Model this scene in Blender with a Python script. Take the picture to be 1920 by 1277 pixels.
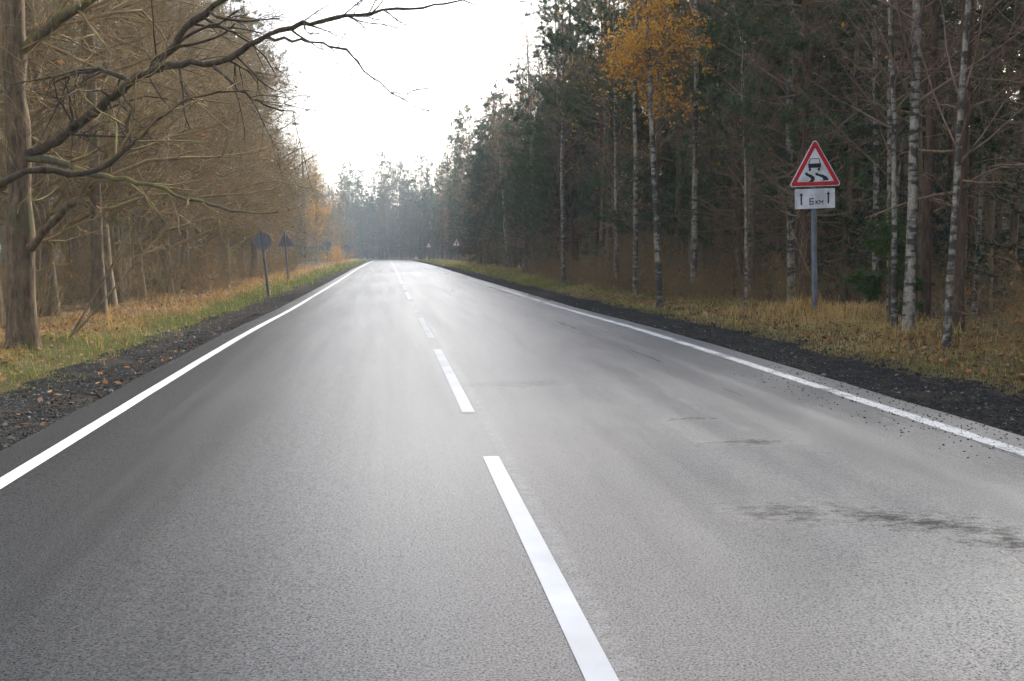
import bpy, math, random
import numpy as np
from mathutils import Vector, Matrix

R = math.radians
scene = bpy.context.scene
for o in list(bpy.data.objects):
    bpy.data.objects.remove(o)

# ------------------------------------------------------------------ camera
cam_d = bpy.data.cameras.new('camera')
cam = bpy.data.objects.new('camera', cam_d)
scene.collection.objects.link(cam)
cam_d.sensor_width = 36.0
cam_d.lens = 37.5
cam_d.clip_start = 0.05
cam_d.clip_end = 3000
cam.location = (0, 0, 1.5)
cam.rotation_euler = (R(90 - 5.043), 0, R(-6.704))
scene.camera = cam

# ------------------------------------------------------------------ sky, sun, exposure
SUN_AZ, SUN_EL = 33.0, 34.0          # degrees to the right of the road's direction (+Y)
w = bpy.data.worlds.new('World')
scene.world = w
w.use_nodes = True
nt = w.node_tree
nt.nodes.clear()
sky = nt.nodes.new('ShaderNodeTexSky')
sky.sky_type = 'NISHITA'
sky.sun_disc = False
sky.sun_elevation = R(SUN_EL)
sky.sun_rotation = R(SUN_AZ)
sky.air_density = 1.0
sky.dust_density = 4.0
sky.ozone_density = 1.0
# a thin, bright, nearly even layer of high cloud in front of the blue
tco = nt.nodes.new('ShaderNodeTexCoord')
cn = nt.nodes.new('ShaderNodeTexNoise')
cn.inputs['Scale'].default_value = 2.2
cn.inputs['Detail'].default_value = 5
cr = nt.nodes.new('ShaderNodeMapRange')
cr.inputs[1].default_value = 0.3; cr.inputs[2].default_value = 0.7
cr.inputs[3].default_value = 0.35; cr.inputs[4].default_value = 0.6
cm = nt.nodes.new('ShaderNodeMix')
cm.data_type = 'RGBA'
cm.inputs[7].default_value = (4.8, 5.0, 5.35, 1)
bg = nt.nodes.new('ShaderNodeBackground')
bg.inputs['Strength'].default_value = 0.15
wo = nt.nodes.new('ShaderNodeOutputWorld')
nt.links.new(tco.outputs['Generated'], cn.inputs['Vector'])
nt.links.new(cn.outputs['Fac'], cr.inputs[0])
nt.links.new(cr.outputs[0], cm.inputs[0])
nt.links.new(sky.outputs[0], cm.inputs[6])
nt.links.new(cm.outputs[2], bg.inputs['Color'])
nt.links.new(bg.outputs[0], wo.inputs[0])

sun_d = bpy.data.lights.new('sun', 'SUN')
sun_d.energy = 3.7
sun_d.angle = R(8.0)
sun_d.color = (1.0, 0.95, 0.87)
sun = bpy.data.objects.new('sun', sun_d)
scene.collection.objects.link(sun)
sv = Vector((math.sin(R(SUN_AZ)) * math.cos(R(SUN_EL)), math.cos(R(SUN_AZ)) * math.cos(R(SUN_EL)), math.sin(R(SUN_EL))))
sun.rotation_euler = sv.to_track_quat('Z', 'Y').to_euler()
sun.location = (40, 20, 40)

scene.view_settings.view_transform = 'Standard'
scene.view_settings.look = 'None'
scene.view_settings.exposure = 1.55
scene.view_settings.gamma = 1.0
scene.view_settings.use_curve_mapping = False
scene.render.engine = 'CYCLES'
scene.cycles.max_bounces = 4
scene.cycles.diffuse_bounces = 2
scene.cycles.glossy_bounces = 2
scene.cycles.transmission_bounces = 2
scene.cycles.volume_bounces = 0
scene.cycles.transparent_max_bounces = 4
scene.cycles.use_denoising = True
scene.cycles.use_adaptive_sampling = True
scene.cycles.adaptive_threshold = 0.05

# ------------------------------------------------------------------ helpers
COL = scene.collection

def new_mesh(name, verts, faces_flat, sizes, mat=None, colors=None, smooth=True):
    """verts (n,3); faces_flat vertex indices; sizes = verts per face."""
    verts = np.asarray(verts, dtype=np.float32).reshape(-1, 3)
    faces_flat = np.asarray(faces_flat, dtype=np.int32).ravel()
    sizes = np.asarray(sizes, dtype=np.int32).ravel()
    m = bpy.data.meshes.new(name)
    m.vertices.add(len(verts))
    m.vertices.foreach_set('co', verts.ravel())
    m.loops.add(len(faces_flat))
    m.loops.foreach_set('vertex_index', faces_flat)
    m.polygons.add(len(sizes))
    st = np.concatenate(([0], np.cumsum(sizes)[:-1])).astype(np.int32)
    m.polygons.foreach_set('loop_start', st)
    m.polygons.foreach_set('use_smooth', np.full(len(sizes), smooth, dtype=bool))
    if colors is not None:
        a = m.color_attributes.new('tint', 'FLOAT_COLOR', 'POINT')
        c = np.ones((len(verts), 4), dtype=np.float32)
        c[:, :3] = colors
        a.data.foreach_set('color', c.ravel())
    m.update(calc_edges=True)
    m.validate()
    if mat is not None:
        m.materials.append(mat)
    return m

class Geo:
    """collects faces of any size into one mesh"""
    def __init__(s):
        s.v = []; s.f = []; s.n = []; s.k = 0
    def add(s, v, f):
        v = np.asarray(v, dtype=np.float32).reshape(-1, 3)
        f = np.asarray(f, dtype=np.int32)
        s.v.append(v); s.f.append((f + s.k).ravel()); s.n.append(np.full(len(f), f.shape[1], dtype=np.int32))
        s.k += len(v)
        return s
    def mesh(s, name, mat, smooth=True, colors=None):
        return new_mesh(name, np.concatenate(s.v), np.concatenate(s.f), np.concatenate(s.n), mat, colors, smooth)

def multi(name, parts, smooth=True):
    """one mesh from several Geo, each with its own material"""
    vs, fs, ns, mi, k = [], [], [], [], 0
    for i, (g, mt) in enumerate(parts):
        vs += g.v; fs += [f + k for f in g.f]; ns += g.n
        mi.append(np.full(sum(len(x) for x in g.n), i, dtype=np.int32)); k += g.k
    me = new_mesh(name, np.concatenate(vs), np.concatenate(fs), np.concatenate(ns), None, None, smooth)
    for _, mt in parts: me.materials.append(mt)
    me.polygons.foreach_set('material_index', np.concatenate(mi))
    return me

def link(name, mesh, parent=None, loc=None, rot=None):
    o = bpy.data.objects.new(name, mesh)
    COL.objects.link(o)
    if parent is not None:
        o.parent = parent
    if loc is not None:
        o.location = loc
    if rot is not None:
        o.rotation_euler = rot
    return o

def empty(name, loc=(0, 0, 0), rot=(0, 0, 0)):
    o = bpy.data.objects.new(name, None)
    COL.objects.link(o)
    o.location = loc
    o.rotation_euler = rot
    o.empty_display_size = 0.3
    return o

def tag(o, label=None, cat=None, group=None, kind=None):
    if label: o['label'] = label
    if cat: o['category'] = cat
    if group: o['group'] = group
    if kind: o['kind'] = kind
    return o

def copy_tree(o, parent=None):
    c = o.copy()
    COL.objects.link(c)
    c.parent = parent
    for ch in o.children:
        copy_tree(ch, c)
    return c

def box(g, c, h):
    c = np.array(c); h = np.array(h)
    v = np.array([[x, y, z] for x in (-1, 1) for y in (-1, 1) for z in (-1, 1)]) * h + c
    g.add(v, [[0, 1, 3, 2], [4, 6, 7, 5], [0, 4, 5, 1], [2, 3, 7, 6], [0, 2, 6, 4], [1, 5, 7, 3]])

# ------------------------------------------------------------------ materials
def mat(name):
    m = bpy.data.materials.new(name)
    m.use_nodes = True
    t = m.node_tree
    b = t.nodes['Principled BSDF']
    return m, t, b

def noise(t, vec, scale, detail=4, rough=0.6):
    n = t.nodes.new('ShaderNodeTexNoise')
    n.inputs['Scale'].default_value = scale
    n.inputs['Detail'].default_value = detail
    n.inputs['Roughness'].default_value = rough
    if vec is not None:
        t.links.new(vec, n.inputs['Vector'])
    return n.outputs['Fac']

def ramp(t, fac, stops):
    n = t.nodes.new('ShaderNodeValToRGB')
    e = n.color_ramp.elements
    while len(e) < len(stops):
        e.new(0.5)
    for i, (p, c) in enumerate(stops):
        e[i].position = p
        e[i].color = (c[0], c[1], c[2], 1) if not isinstance(c, (int, float)) else (c, c, c, 1)
    t.links.new(fac, n.inputs[0])
    return n.outputs[0]

def mix(t, fac, a, b, mode='MIX'):
    n = t.nodes.new('ShaderNodeMix')
    n.data_type = 'RGBA'
    n.blend_type = mode
    for i, val in ((0, fac), (6, a), (7, b)):
        sock = n.inputs[i]
        if isinstance(val, (int, float)):
            sock.default_value = val if i == 0 else (val, val, val, 1)
        elif isinstance(val, tuple):
            sock.default_value = (*val, 1)
        else:
            t.links.new(val, sock)
    return n.outputs[2]

def math_(t, op, a, b=None, clamp=False):
    n = t.nodes.new('ShaderNodeMath')
    n.operation = op
    n.use_clamp = clamp
    for i, v in enumerate((a, b)):
        if v is None: continue
        if isinstance(v, (int, float)): n.inputs[i].default_value = v
        else: t.links.new(v, n.inputs[i])
    return n.outputs[0]

def maprange(t, v, a, b, c=0.0, d=1.0, smooth=True):
    n = t.nodes.new('ShaderNodeMapRange')
    n.interpolation_type = 'SMOOTHSTEP' if smooth else 'LINEAR'
    n.inputs[1].default_value = a; n.inputs[2].default_value = b
    n.inputs[3].default_value = c; n.inputs[4].default_value = d
    t.links.new(v, n.inputs[0])
    return n.outputs[0]

def objcoord(t, scale=(1, 1, 1), shift=True):
    tc = t.nodes.new('ShaderNodeTexCoord')
    mp = t.nodes.new('ShaderNodeMapping')
    mp.inputs['Scale'].default_value = scale
    t.links.new(tc.outputs['Object'], mp.inputs['Vector'])
    if shift:
        oi = t.nodes.new('ShaderNodeObjectInfo')
        m = math_(t, 'MULTIPLY', oi.outputs['Random'], 37.0)
        cb = t.nodes.new('ShaderNodeCombineXYZ')
        for i in range(3): t.links.new(m, cb.inputs[i])
        t.links.new(cb.outputs[0], mp.inputs['Location'])
    return mp.outputs[0]

def bump(t, b, h, strength, dist):
    n = t.nodes.new('ShaderNodeBump')
    n.inputs['Strength'].default_value = strength
    n.inputs['Distance'].default_value = dist
    t.links.new(h, n.inputs['Height'])
    t.links.new(n.outputs[0], b.inputs['Normal'])

def bark(name, dark, light, moss=None, moss_amt=0.5, vz=0.25, sc=14):
    m, t, b = mat(name)
    v = objcoord(t, (1, 1, vz))
    n1 = noise(t, v, sc, 5, 0.7)
    c = ramp(t, n1, [(0.32, dark), (0.68, light)])
    if moss:
        v2 = objcoord(t, (1, 1, 0.6))
        n2 = noise(t, v2, 2.6, 5, 0.7)
        f = maprange(t, n2, 0.62 - 0.3 * moss_amt, 0.75 - 0.25 * moss_amt)
        c = mix(t, f, c, moss)
    t.links.new(c, b.inputs['Base Color'])
    b.inputs['Roughness'].default_value = 0.9
    b.inputs['Specular IOR Level'].default_value = 0.15
    bump(t, b, n1, 0.8, 0.03)
    return m

M = {}
M['oak_bark'] = bark('oak_bark', (0.032, 0.022, 0.013), (0.19, 0.132, 0.078), (0.075, 0.075, 0.032), 0.3)
M['limb_bark'] = bark('limb_bark', (0.022, 0.016, 0.011), (0.10, 0.074, 0.048), (0.07, 0.068, 0.026), 0.3)
M['mossy_bark'] = bark('mossy_bark', (0.045, 0.038, 0.024), (0.12, 0.10, 0.06), (0.14, 0.12, 0.032), 0.55)
M['grey_bark'] = bark('grey_bark', (0.065, 0.047, 0.030), (0.22, 0.163, 0.105), (0.12, 0.12, 0.05), 0.3)
M['twig'] = bark('twig_bark', (0.10, 0.066, 0.032), (0.33, 0.235, 0.118), (0.21, 0.18, 0.065), 0.4, 1, 3)
M['birch_twig'] = bark('birch_twig_bark', (0.09, 0.06, 0.046), (0.25, 0.17, 0.125), None, 0, 1, 3)
M['pine_bark'] = bark('pine_bark', (0.045, 0.028, 0.02), (0.15, 0.095, 0.065))
M['dead_wood'] = bark('dead_wood', (0.10, 0.070, 0.044), (0.30, 0.215, 0.135))

def birch_bark():
    m, t, b = mat('birch_bark')
    v = objcoord(t, (4.5, 4.5, 11.0))
    n1 = noise(t, v, 1.0, 3, 0.55)
    v2 = objcoord(t, (5, 5, 3.0))
    n2 = noise(t, v2, 1.0, 4, 0.65)
    white = ramp(t, noise(t, v2, 3.0, 3), [(0.3, (0.13, 0.11, 0.08)), (0.7, (0.34, 0.31, 0.255))])
    v3 = objcoord(t, (1.5, 1.5, 0.7))
    n3 = noise(t, v3, 1.0, 3, 0.6)
    nn = math_(t, 'ADD', n1, math_(t, 'MULTIPLY', math_(t, 'SUBTRACT', n3, 0.5), 0.7))
    c = mix(t, maprange(t, nn, 0.46, 0.62), white, (0.045, 0.038, 0.032))
    c = mix(t, maprange(t, n2, 0.52, 0.62), c, (0.06, 0.05, 0.04))
    t.links.new(c, b.inputs['Base Color'])
    b.inputs['Roughness'].default_value = 0.75
    b.inputs['Specular IOR Level'].default_value = 0.2
    bump(t, b, n1, 0.4, 0.02)
    return m
M['birch_bark'] = birch_bark()

def pine_upper():
    return bark('pine_orange_bark', (0.09, 0.045, 0.025), (0.28, 0.145, 0.07))
M['pine_orange'] = pine_upper()

def leaf_mat(name, stops, trans=0.35, rough=0.7, hue_obj=0.0):
    m = bpy.data.materials.new(name)
    m.use_nodes = True
    t = m.node_tree
    b = t.nodes['Principled BSDF']
    g = t.nodes.new('ShaderNodeNewGeometry')
    c = ramp(t, g.outputs['Random Per Island'], stops)
    if hue_obj:
        oi = t.nodes.new('ShaderNodeObjectInfo')
        h = t.nodes.new('ShaderNodeHueSaturation')
        t.links.new(c, h.inputs['Color'])
        t.links.new(math_(t, 'ADD', math_(t, 'MULTIPLY', oi.outputs['Random'], hue_obj), 1 - hue_obj / 2), h.inputs['Value'])
        c = h.outputs[0]
    t.links.new(c, b.inputs['Base Color'])
    b.inputs['Roughness'].default_value = rough
    b.inputs['Specular IOR Level'].default_value = 0.2
    tr = t.nodes.new('ShaderNodeBsdfTranslucent')
    t.links.new(c, tr.inputs['Color'])
    mx = t.nodes.new('ShaderNodeMixShader')
    mx.inputs[0].default_value = trans
    t.links.new(b.outputs[0], mx.inputs[1]); t.links.new(tr.outputs[0], mx.inputs[2])
    t.links.new(mx.outputs[0], t.nodes['Material Output'].inputs['Surface'])
    return m
M['orange_leaf'] = leaf_mat('orange_leaf', [(0, (0.38, 0.16, 0.02)), (0.5, (0.55, 0.28, 0.03)), (1, (0.60, 0.38, 0.06))], 0.4)
M['rust_leaf'] = leaf_mat('rust_leaf', [(0, (0.14, 0.06, 0.025)), (0.5, (0.26, 0.12, 0.04)), (1, (0.34, 0.18, 0.06))], 0.35)
M['pine_needle'] = leaf_mat('pine_needle', [(0, (0.036, 0.054, 0.024)), (0.6, (0.062, 0.092, 0.036)), (1, (0.10, 0.125, 0.046))], 0.25, 0.6, 0.5)
M['spruce_needle'] = leaf_mat('spruce_needle', [(0, (0.02, 0.038, 0.022)), (1, (0.048, 0.075, 0.038))], 0.2, 0.6, 0.4)
M['young_needle'] = leaf_mat('young_needle', [(0, (0.045, 0.08, 0.022)), (1, (0.10, 0.14, 0.045))], 0.3)
M['litter_leaf'] = leaf_mat('litter_leaf', [(0, (0.07, 0.038, 0.02)), (0.5, (0.17, 0.08, 0.03)), (0.85, (0.30, 0.135, 0.04)), (1, (0.36, 0.25, 0.14))], 0.15)

def grass_mat():
    m = bpy.data.materials.new('grass_blade')
    m.use_nodes = True
    t = m.node_tree
    b = t.nodes['Principled BSDF']
    a = t.nodes.new('ShaderNodeAttribute'); a.attribute_name = 'tint'
    t.links.new(a.outputs['Color'], b.inputs['Base Color'])
    b.inputs['Roughness'].default_value = 0.7
    b.inputs['Specular IOR Level'].default_value = 0.2
    tr = t.nodes.new('ShaderNodeBsdfTranslucent')
    t.links.new(a.outputs['Color'], tr.inputs['Color'])
    mx = t.nodes.new('ShaderNodeMixShader'); mx.inputs[0].default_value = 0.35
    t.links.new(b.outputs[0], mx.inputs[1]); t.links.new(tr.outputs[0], mx.inputs[2])
    t.links.new(mx.outputs[0], t.nodes['Material Output'].inputs['Surface'])
    return m
M['grass'] = grass_mat()

def plain(name, col, rough=0.6, metal=0.0, spec=0.4, var=0.0, sc=6):
    m, t, b = mat(name)
    if var:
        v = objcoord(t, (1, 1, 1))
        n = noise(t, v, sc, 5, 0.65)
        c = mix(t, maprange(t, n, 0.3, 0.72), tuple(x * (1 - var) for x in col), tuple(min(1, x * (1 + var * 0.6)) for x in col))
        t.links.new(c, b.inputs['Base Color'])
    else:
        b.inputs['Base Color'].default_value = (*col, 1)
    b.inputs['Roughness'].default_value = rough
    b.inputs['Metallic'].default_value = metal
    b.inputs['Specular IOR Level'].default_value = spec
    return m
M['sign_white'] = plain('sign_white', (0.66, 0.675, 0.71), 0.5, 0, 0.35, 0.28, 4)
M['sign_red'] = plain('sign_red', (0.55, 0.015, 0.02), 0.4, 0, 0.4, 0.15)
M['sign_black'] = plain('sign_black', (0.012, 0.012, 0.014), 0.6)
M['sign_back'] = plain('sign_back', (0.20, 0.215, 0.24), 0.55, 0.3, 0.4, 0.25)
M['post'] = plain('painted_post', (0.12, 0.13, 0.155), 0.6, 0.0, 0.4, 0.35, 5)
M['stone'] = leaf_mat('gravel_stone', [(0, (0.012, 0.011, 0.010)), (0.75, (0.05, 0.043, 0.037)), (0.96, (0.09, 0.082, 0.072)), (1, (0.22, 0.21, 0.20))], 0.0, 0.95)

def asphalt():
    m, t, b = mat('asphalt')
    tc = t.nodes.new('ShaderNodeTexCoord')
    co = tc.outputs['Object']
    sep = t.nodes.new('ShaderNodeSeparateXYZ'); t.links.new(co, sep.inputs[0])
    X, Y = sep.outputs[0], sep.outputs[1]
    vor = t.nodes.new('ShaderNodeTexVoronoi'); vor.inputs['Scale'].default_value = 150
    t.links.new(co, vor.inputs['Vector'])
    sepc = t.nodes.new('ShaderNodeSeparateColor'); t.links.new(vor.outputs['Color'], sepc.inputs[0])
    chip = sepc.outputs[0]
    fine = noise(t, co, 95, 5, 0.8)
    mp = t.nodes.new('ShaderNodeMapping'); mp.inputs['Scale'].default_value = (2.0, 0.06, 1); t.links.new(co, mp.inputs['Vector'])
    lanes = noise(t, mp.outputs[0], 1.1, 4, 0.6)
    patch = noise(t, co, 0.35, 5, 0.6)
    # colour and gloss grade across the road, paler and smoother towards the right
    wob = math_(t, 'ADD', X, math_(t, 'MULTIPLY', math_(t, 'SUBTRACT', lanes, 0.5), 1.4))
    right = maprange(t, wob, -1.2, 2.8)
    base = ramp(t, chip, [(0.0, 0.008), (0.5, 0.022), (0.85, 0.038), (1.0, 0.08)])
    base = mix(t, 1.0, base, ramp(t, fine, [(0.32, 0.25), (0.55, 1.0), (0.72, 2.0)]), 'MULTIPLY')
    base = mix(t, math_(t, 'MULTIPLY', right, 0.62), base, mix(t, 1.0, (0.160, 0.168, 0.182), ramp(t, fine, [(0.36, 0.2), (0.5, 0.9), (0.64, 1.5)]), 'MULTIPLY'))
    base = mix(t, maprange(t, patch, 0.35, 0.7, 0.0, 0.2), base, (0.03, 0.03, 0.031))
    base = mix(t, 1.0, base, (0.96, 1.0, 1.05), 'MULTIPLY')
    # dark damp stains in the right lane
    stain = None
    smp = t.nodes.new('ShaderNodeMapping'); smp.inputs['Rotation'].default_value = (0, 0, 0.5); smp.inputs['Scale'].default_value = (1, 1.7, 1); t.links.new(co, smp.inputs['Vector'])
    stn = noise(t, smp.outputs[0], 7, 8, 0.8)
    for (sx, sy, rx, ry, ang, th, wd) in ((2.22, 5.65, 0.48, 0.42, 0.0, 0.22, 0.9), (2.87, 5.35, 0.9, 0.30, -38, 0.24, 0.7),
                                       (2.75, 7.75, 0.48, 0.20, 8, 0.26, 0.6), (2.6, 8.9, 0.40, 0.14, 10, 0.5, 0.3), (3.2, 4.85, 0.5, 0.2, -30, 0.25, 0.6), (1.6, 11.4, 1.6, 0.6, 5, 0.4, 0.6)):
        mm = t.nodes.new('ShaderNodeMapping'); mm.vector_type = 'TEXTURE'
        mm.inputs['Location'].default_value = (sx, sy, 0); mm.inputs['Rotation'].default_value = (0, 0, R(ang)); mm.inputs['Scale'].default_value = (rx, ry, 1)
        t.links.new(co, mm.inputs['Vector'])
        sp = t.nodes.new('ShaderNodeSeparateXYZ'); t.links.new(mm.outputs[0], sp.inputs[0])
        d = math_(t, 'SQRT', math_(t, 'ADD', math_(t, 'POWER', sp.outputs[0], 2.0), math_(t, 'POWER', sp.outputs[1], 2.0)))
        e = maprange(t, d, 0.0, 1.3, 1.0, 0.0, False)
        e = math_(t, 'ADD', math_(t, 'MULTIPLY', e, 0.85), math_(t, 'MULTIPLY', math_(t, 'SUBTRACT', stn, 0.5), 2.6))
        e = maprange(t, e, th, th + wd)
        if sx == 1.6: e = math_(t, 'MULTIPLY', e, 0.4)
        stain = e if stain is None else math_(t, 'MAXIMUM', stain, e)
    jw = math_(t, 'ADD', X, math_(t, 'MULTIPLY', math_(t, 'SUBTRACT', lanes, 0.5), 0.12))
    joint = math_(t, 'MULTIPLY', maprange(t, jw, 0.78, 0.80), maprange(t, jw, 0.83, 0.90, 1.0, 0.0))
    base = mix(t, math_(t, 'MULTIPLY', math_(t, 'MULTIPLY', joint, maprange(t, stn, 0.42, 0.6)), 0.3), base, (0.30, 0.30, 0.30))
    base = mix(t, math_(t, 'MULTIPLY', stain, 0.85), base, (0.012, 0.012, 0.009))
    t.links.new(base, b.inputs['Base Color'])
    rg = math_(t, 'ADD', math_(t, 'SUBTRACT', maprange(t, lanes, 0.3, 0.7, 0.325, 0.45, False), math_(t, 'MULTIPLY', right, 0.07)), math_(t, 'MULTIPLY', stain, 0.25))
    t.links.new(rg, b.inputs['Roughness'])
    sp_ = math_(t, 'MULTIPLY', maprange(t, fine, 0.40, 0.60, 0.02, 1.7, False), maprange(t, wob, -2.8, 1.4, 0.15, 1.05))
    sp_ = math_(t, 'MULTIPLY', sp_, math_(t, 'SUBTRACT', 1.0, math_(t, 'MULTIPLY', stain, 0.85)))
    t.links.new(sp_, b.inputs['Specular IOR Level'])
    h = math_(t, 'ADD', math_(t, 'MULTIPLY', chip, 0.6), fine)
    bump(t, b, h, 0.6, 0.003)
    return m
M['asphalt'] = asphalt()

def paint(name, dirty):
    m, t, b = mat(name)
    tc = t.nodes.new('ShaderNodeTexCoord'); co = tc.outputs['Object']
    n1 = noise(t, co, 40, 5, 0.75)
    n2 = noise(t, co, 1.3, 4, 0.6)
    c = ramp(t, n2, [(0.3, (0.42, 0.42, 0.42)), (0.7, (0.60, 0.605, 0.61))])
    lo, hi = (0.56, 0.66) if dirty else (0.64, 0.78)
    f = maprange(t, n1, lo, hi)
    if dirty:
        f = math_(t, 'MAXIMUM', f, maprange(t, math_(t, 'ADD', n2, math_(t, 'MULTIPLY', n1, 0.8)), 0.90, 1.04))
    c = mix(t, f, c, (0.09, 0.088, 0.085))
    t.links.new(c, b.inputs['Base Color'])
    b.inputs['Roughness'].default_value = 0.6
    bump(t, b, n1, 0.25, 0.004)
    return m
M['paint'] = paint('road_paint', False)
M['worn_paint'] = paint('worn_road_paint', True)

def ground_mat():
    m, t, b = mat('forest_soil')
    tc = t.nodes.new('ShaderNodeTexCoord'); co = tc.outputs['Object']
    n1 = noise(t, co, 6, 6, 0.7)
    n2 = noise(t, co, 0.6, 4, 0.6)
    c = ramp(t, n1, [(0.3, (0.025, 0.018, 0.011)), (0.55, (0.085, 0.055, 0.028)), (0.75, (0.17, 0.10, 0.045))])
    c = mix(t, maprange(t, n2, 0.45, 0.65, 0, 0.45), c, (0.075, 0.075, 0.028))
    t.links.new(c, b.inputs['Base Color'])
    b.inputs['Roughness'].default_value = 0.95
    b.inputs['Specular IOR Level'].default_value = 0.1
    bump(t, b, n1, 0.8, 0.06)
    return m
M['ground'] = ground_mat()

def shoulder_mat():
    m, t, b = mat('dark_gravel')
    tc = t.nodes.new('ShaderNodeTexCoord'); co = tc.outputs['Object']
    vor = t.nodes.new('ShaderNodeTexVoronoi'); vor.inputs['Scale'].default_value = 45
    t.links.new(co, vor.inputs['Vector'])
    n1 = noise(t, co, 22, 6, 0.75)
    n2 = noise(t, co, 1.2, 5, 0.65)
    sc = t.nodes.new('ShaderNodeSeparateColor'); t.links.new(vor.outputs['Color'], sc.inputs[0])
    c = ramp(t, sc.outputs[0], [(0, 0.010), (0.7, 0.028), (0.93, 0.05), (1, 0.14)])
    c = mix(t, maprange(t, n2, 0.48, 0.72, 0, 0.7), c, (0.080, 0.066, 0.052))
    c = mix(t, 1.0, c, ramp(t, n1, [(0.3, 0.5), (0.7, 1.3)]), 'MULTIPLY')
    t.links.new(c, b.inputs['Base Color'])
    b.inputs['Roughness'].default_value = 0.95
    b.inputs['Specular IOR Level'].default_value = 0.03
    bump(t, b, math_(t, 'ADD', n1, math_(t, 'MULTIPLY', vor.outputs['Distance'], -0.8)), 1.0, 0.03)
    return m
M['shoulder'] = shoulder_mat()

# ------------------------------------------------------------------ road line and terrain
LINE_L, LINE_C, LINE_R = -2.44, 0.718, 4.58
EDGE_L, EDGE_R = -2.83, 5.0
_ry = np.array([-60, 14, 19, 28, 56, 95, 144, 200, 235, 262, 300, 800.])
_rz = np.array([0, 0, -.015, -.125, -.28, -.42, -.74, -1.2, -1.47, -1.56, -1.5, -1.2])
_gy = np.arange(-60, 801, 1.0)
_gz = np.interp(_gy, _ry, _rz)
_k = np.hanning(11); _k /= _k.sum()
_gz = np.convolve(np.pad(_gz, 5, mode='edge'), _k, mode='valid')
def road_z(y): return np.interp(y, _gy, _gz)
def road_x(y):
    y = np.asarray(y, float)
    d = np.maximum(0, y - 222)
    return -np.where(d < 55, d * d / 110.0, 27.5 + (d - 55) * 1.0)
_px = np.array([-400, -14, -8, -5.4, -4.6, -3.9, -3.5, -2.9, -2.7, 4.9, 5.1, 6.4, 6.9, 7.6, 8.8, 10.5, 15, 400.])
_pz = np.array([0.1, .02, .06, .01, -.04, -.07, -.08, -.05, -.12, -.12, -.05, -.09, -.03, .07, .12, .08, .0, .1])
def ground_z(x, y):
    x = np.asarray(x, float); y = np.asarray(y, float)
    s = x - road_x(y)
    z = road_z(y) + np.interp(s, _px, _pz)
    off = np.clip(np.maximum(-3.4 - s, s - 6.6) / 2.0, 0, 1)
    z = z + off * (0.05 * np.sin(x * 1.3 + y * .7) * np.sin(y * .53 - x * .4) + 0.025 * np.sin(x * 3.1 - y * 2.3))
    z = z + 0.03 * np.exp(-(((x - 9.0) / 1.7) ** 2 + ((y - 21.4) / 2.6) ** 2))
    return z

def grid_mesh(name, xs, ys, zf, material, smooth=True):
    Xg, Yg = np.meshgrid(xs, ys) if not isinstance(xs, tuple) else xs
    Zg = zf(Xg, Yg)
    v = np.stack([Xg, Yg, Zg], -1).reshape(-1, 3)
    nr, nc = Xg.shape
    i = (np.arange(nr - 1)[:, None] * nc + np.arange(nc - 1)[None]).ravel()
    f = np.stack([i, i + 1, i + nc + 1, i + nc], -1)
    return new_mesh(name, v, f, np.full(len(f), 4), material, None, smooth)

xs = np.concatenate([-np.geomspace(300, 14, 14), np.arange(-13.5, -8, .5), np.arange(-8, -2.6, .2), np.arange(-2.4, 4.9, .6), np.arange(4.9, 12.5, .2), np.arange(12.5, 18, .5), np.geomspace(18.5, 300, 14)])
ys = np.concatenate([np.arange(-40, 0, 4.), np.arange(0, 60, .4), np.arange(60, 310, 1.5), np.geomspace(311, 600, 12)])
tag(link('ground', grid_mesh('ground', xs, ys, ground_z, M['ground'])), kind='structure')

# asphalt slab with a turned-down edge
ys_r = np.concatenate([np.arange(-30, 60, 1.0), np.arange(60, 330, 2.0)])
cols = np.array([EDGE_L - .02, EDGE_L, -1.5, 0.0, 1.5, 3.0, 4.2, EDGE_R, EDGE_R + .02])
drop = np.array([-.09, 0, 0.012, .02, .02, .015, .006, 0, -.09])
rng = np.random.default_rng(5)
Yg = np.repeat(ys_r[:, None], len(cols), 1)
Xg = cols[None] + road_x(Yg)
jit = (rng.random(Yg.shape) - .5) * .03
jit[:, 2:-2] = 0
Zg = road_z(Yg) + drop[None]
vv = np.stack([Xg + jit, Yg, Zg], -1).reshape(-1, 3)
nr, nc = Yg.shape
ii = (np.arange(nr - 1)[:, None] * nc + np.arange(nc - 1)[None]).ravel()
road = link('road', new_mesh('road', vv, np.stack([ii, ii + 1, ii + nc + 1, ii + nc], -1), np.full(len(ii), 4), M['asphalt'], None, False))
tag(road, kind='structure')
def road_top(s, y):
    return road_z(y) + np.interp(s, cols, drop)

def stripe(name, s0, s1, y0, y1, material, seed=0, wob=0.0):
    r = np.random.default_rng(seed)
    yy = np.arange(math.ceil(y0), math.floor(y1) + .1, 1.0)
    yy = np.unique(np.concatenate([[y0], yy, [y1]]))
    yy = yy[(yy <= 60) | (np.abs(yy % 2) < 1e-6) | (yy == y1)]
    ss = np.array([s0, (s0 + s1) / 2, s1])
    Yq = np.repeat(yy[:, None], 3, 1)
    j = (r.random((len(yy), 1)) - .5) * wob
    Xq = ss[None] + road_x(Yq) + j
    # interpolate exactly on the road's own rows
    zr = np.interp(Yq, ys_r, road_z(ys_r)) + np.interp(ss, cols, drop)[None] + .004
    v = np.stack([Xq, Yq, zr], -1).reshape(-1, 3)
    i = (np.arange(len(yy) - 1)[:, None] * 3 + np.arange(2)[None]).ravel()
    return link(name, new_mesh(name, v, np.stack([i, i + 1, i + 4, i + 3], -1), np.full(len(i), 4), material, None, False), road)

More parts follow.
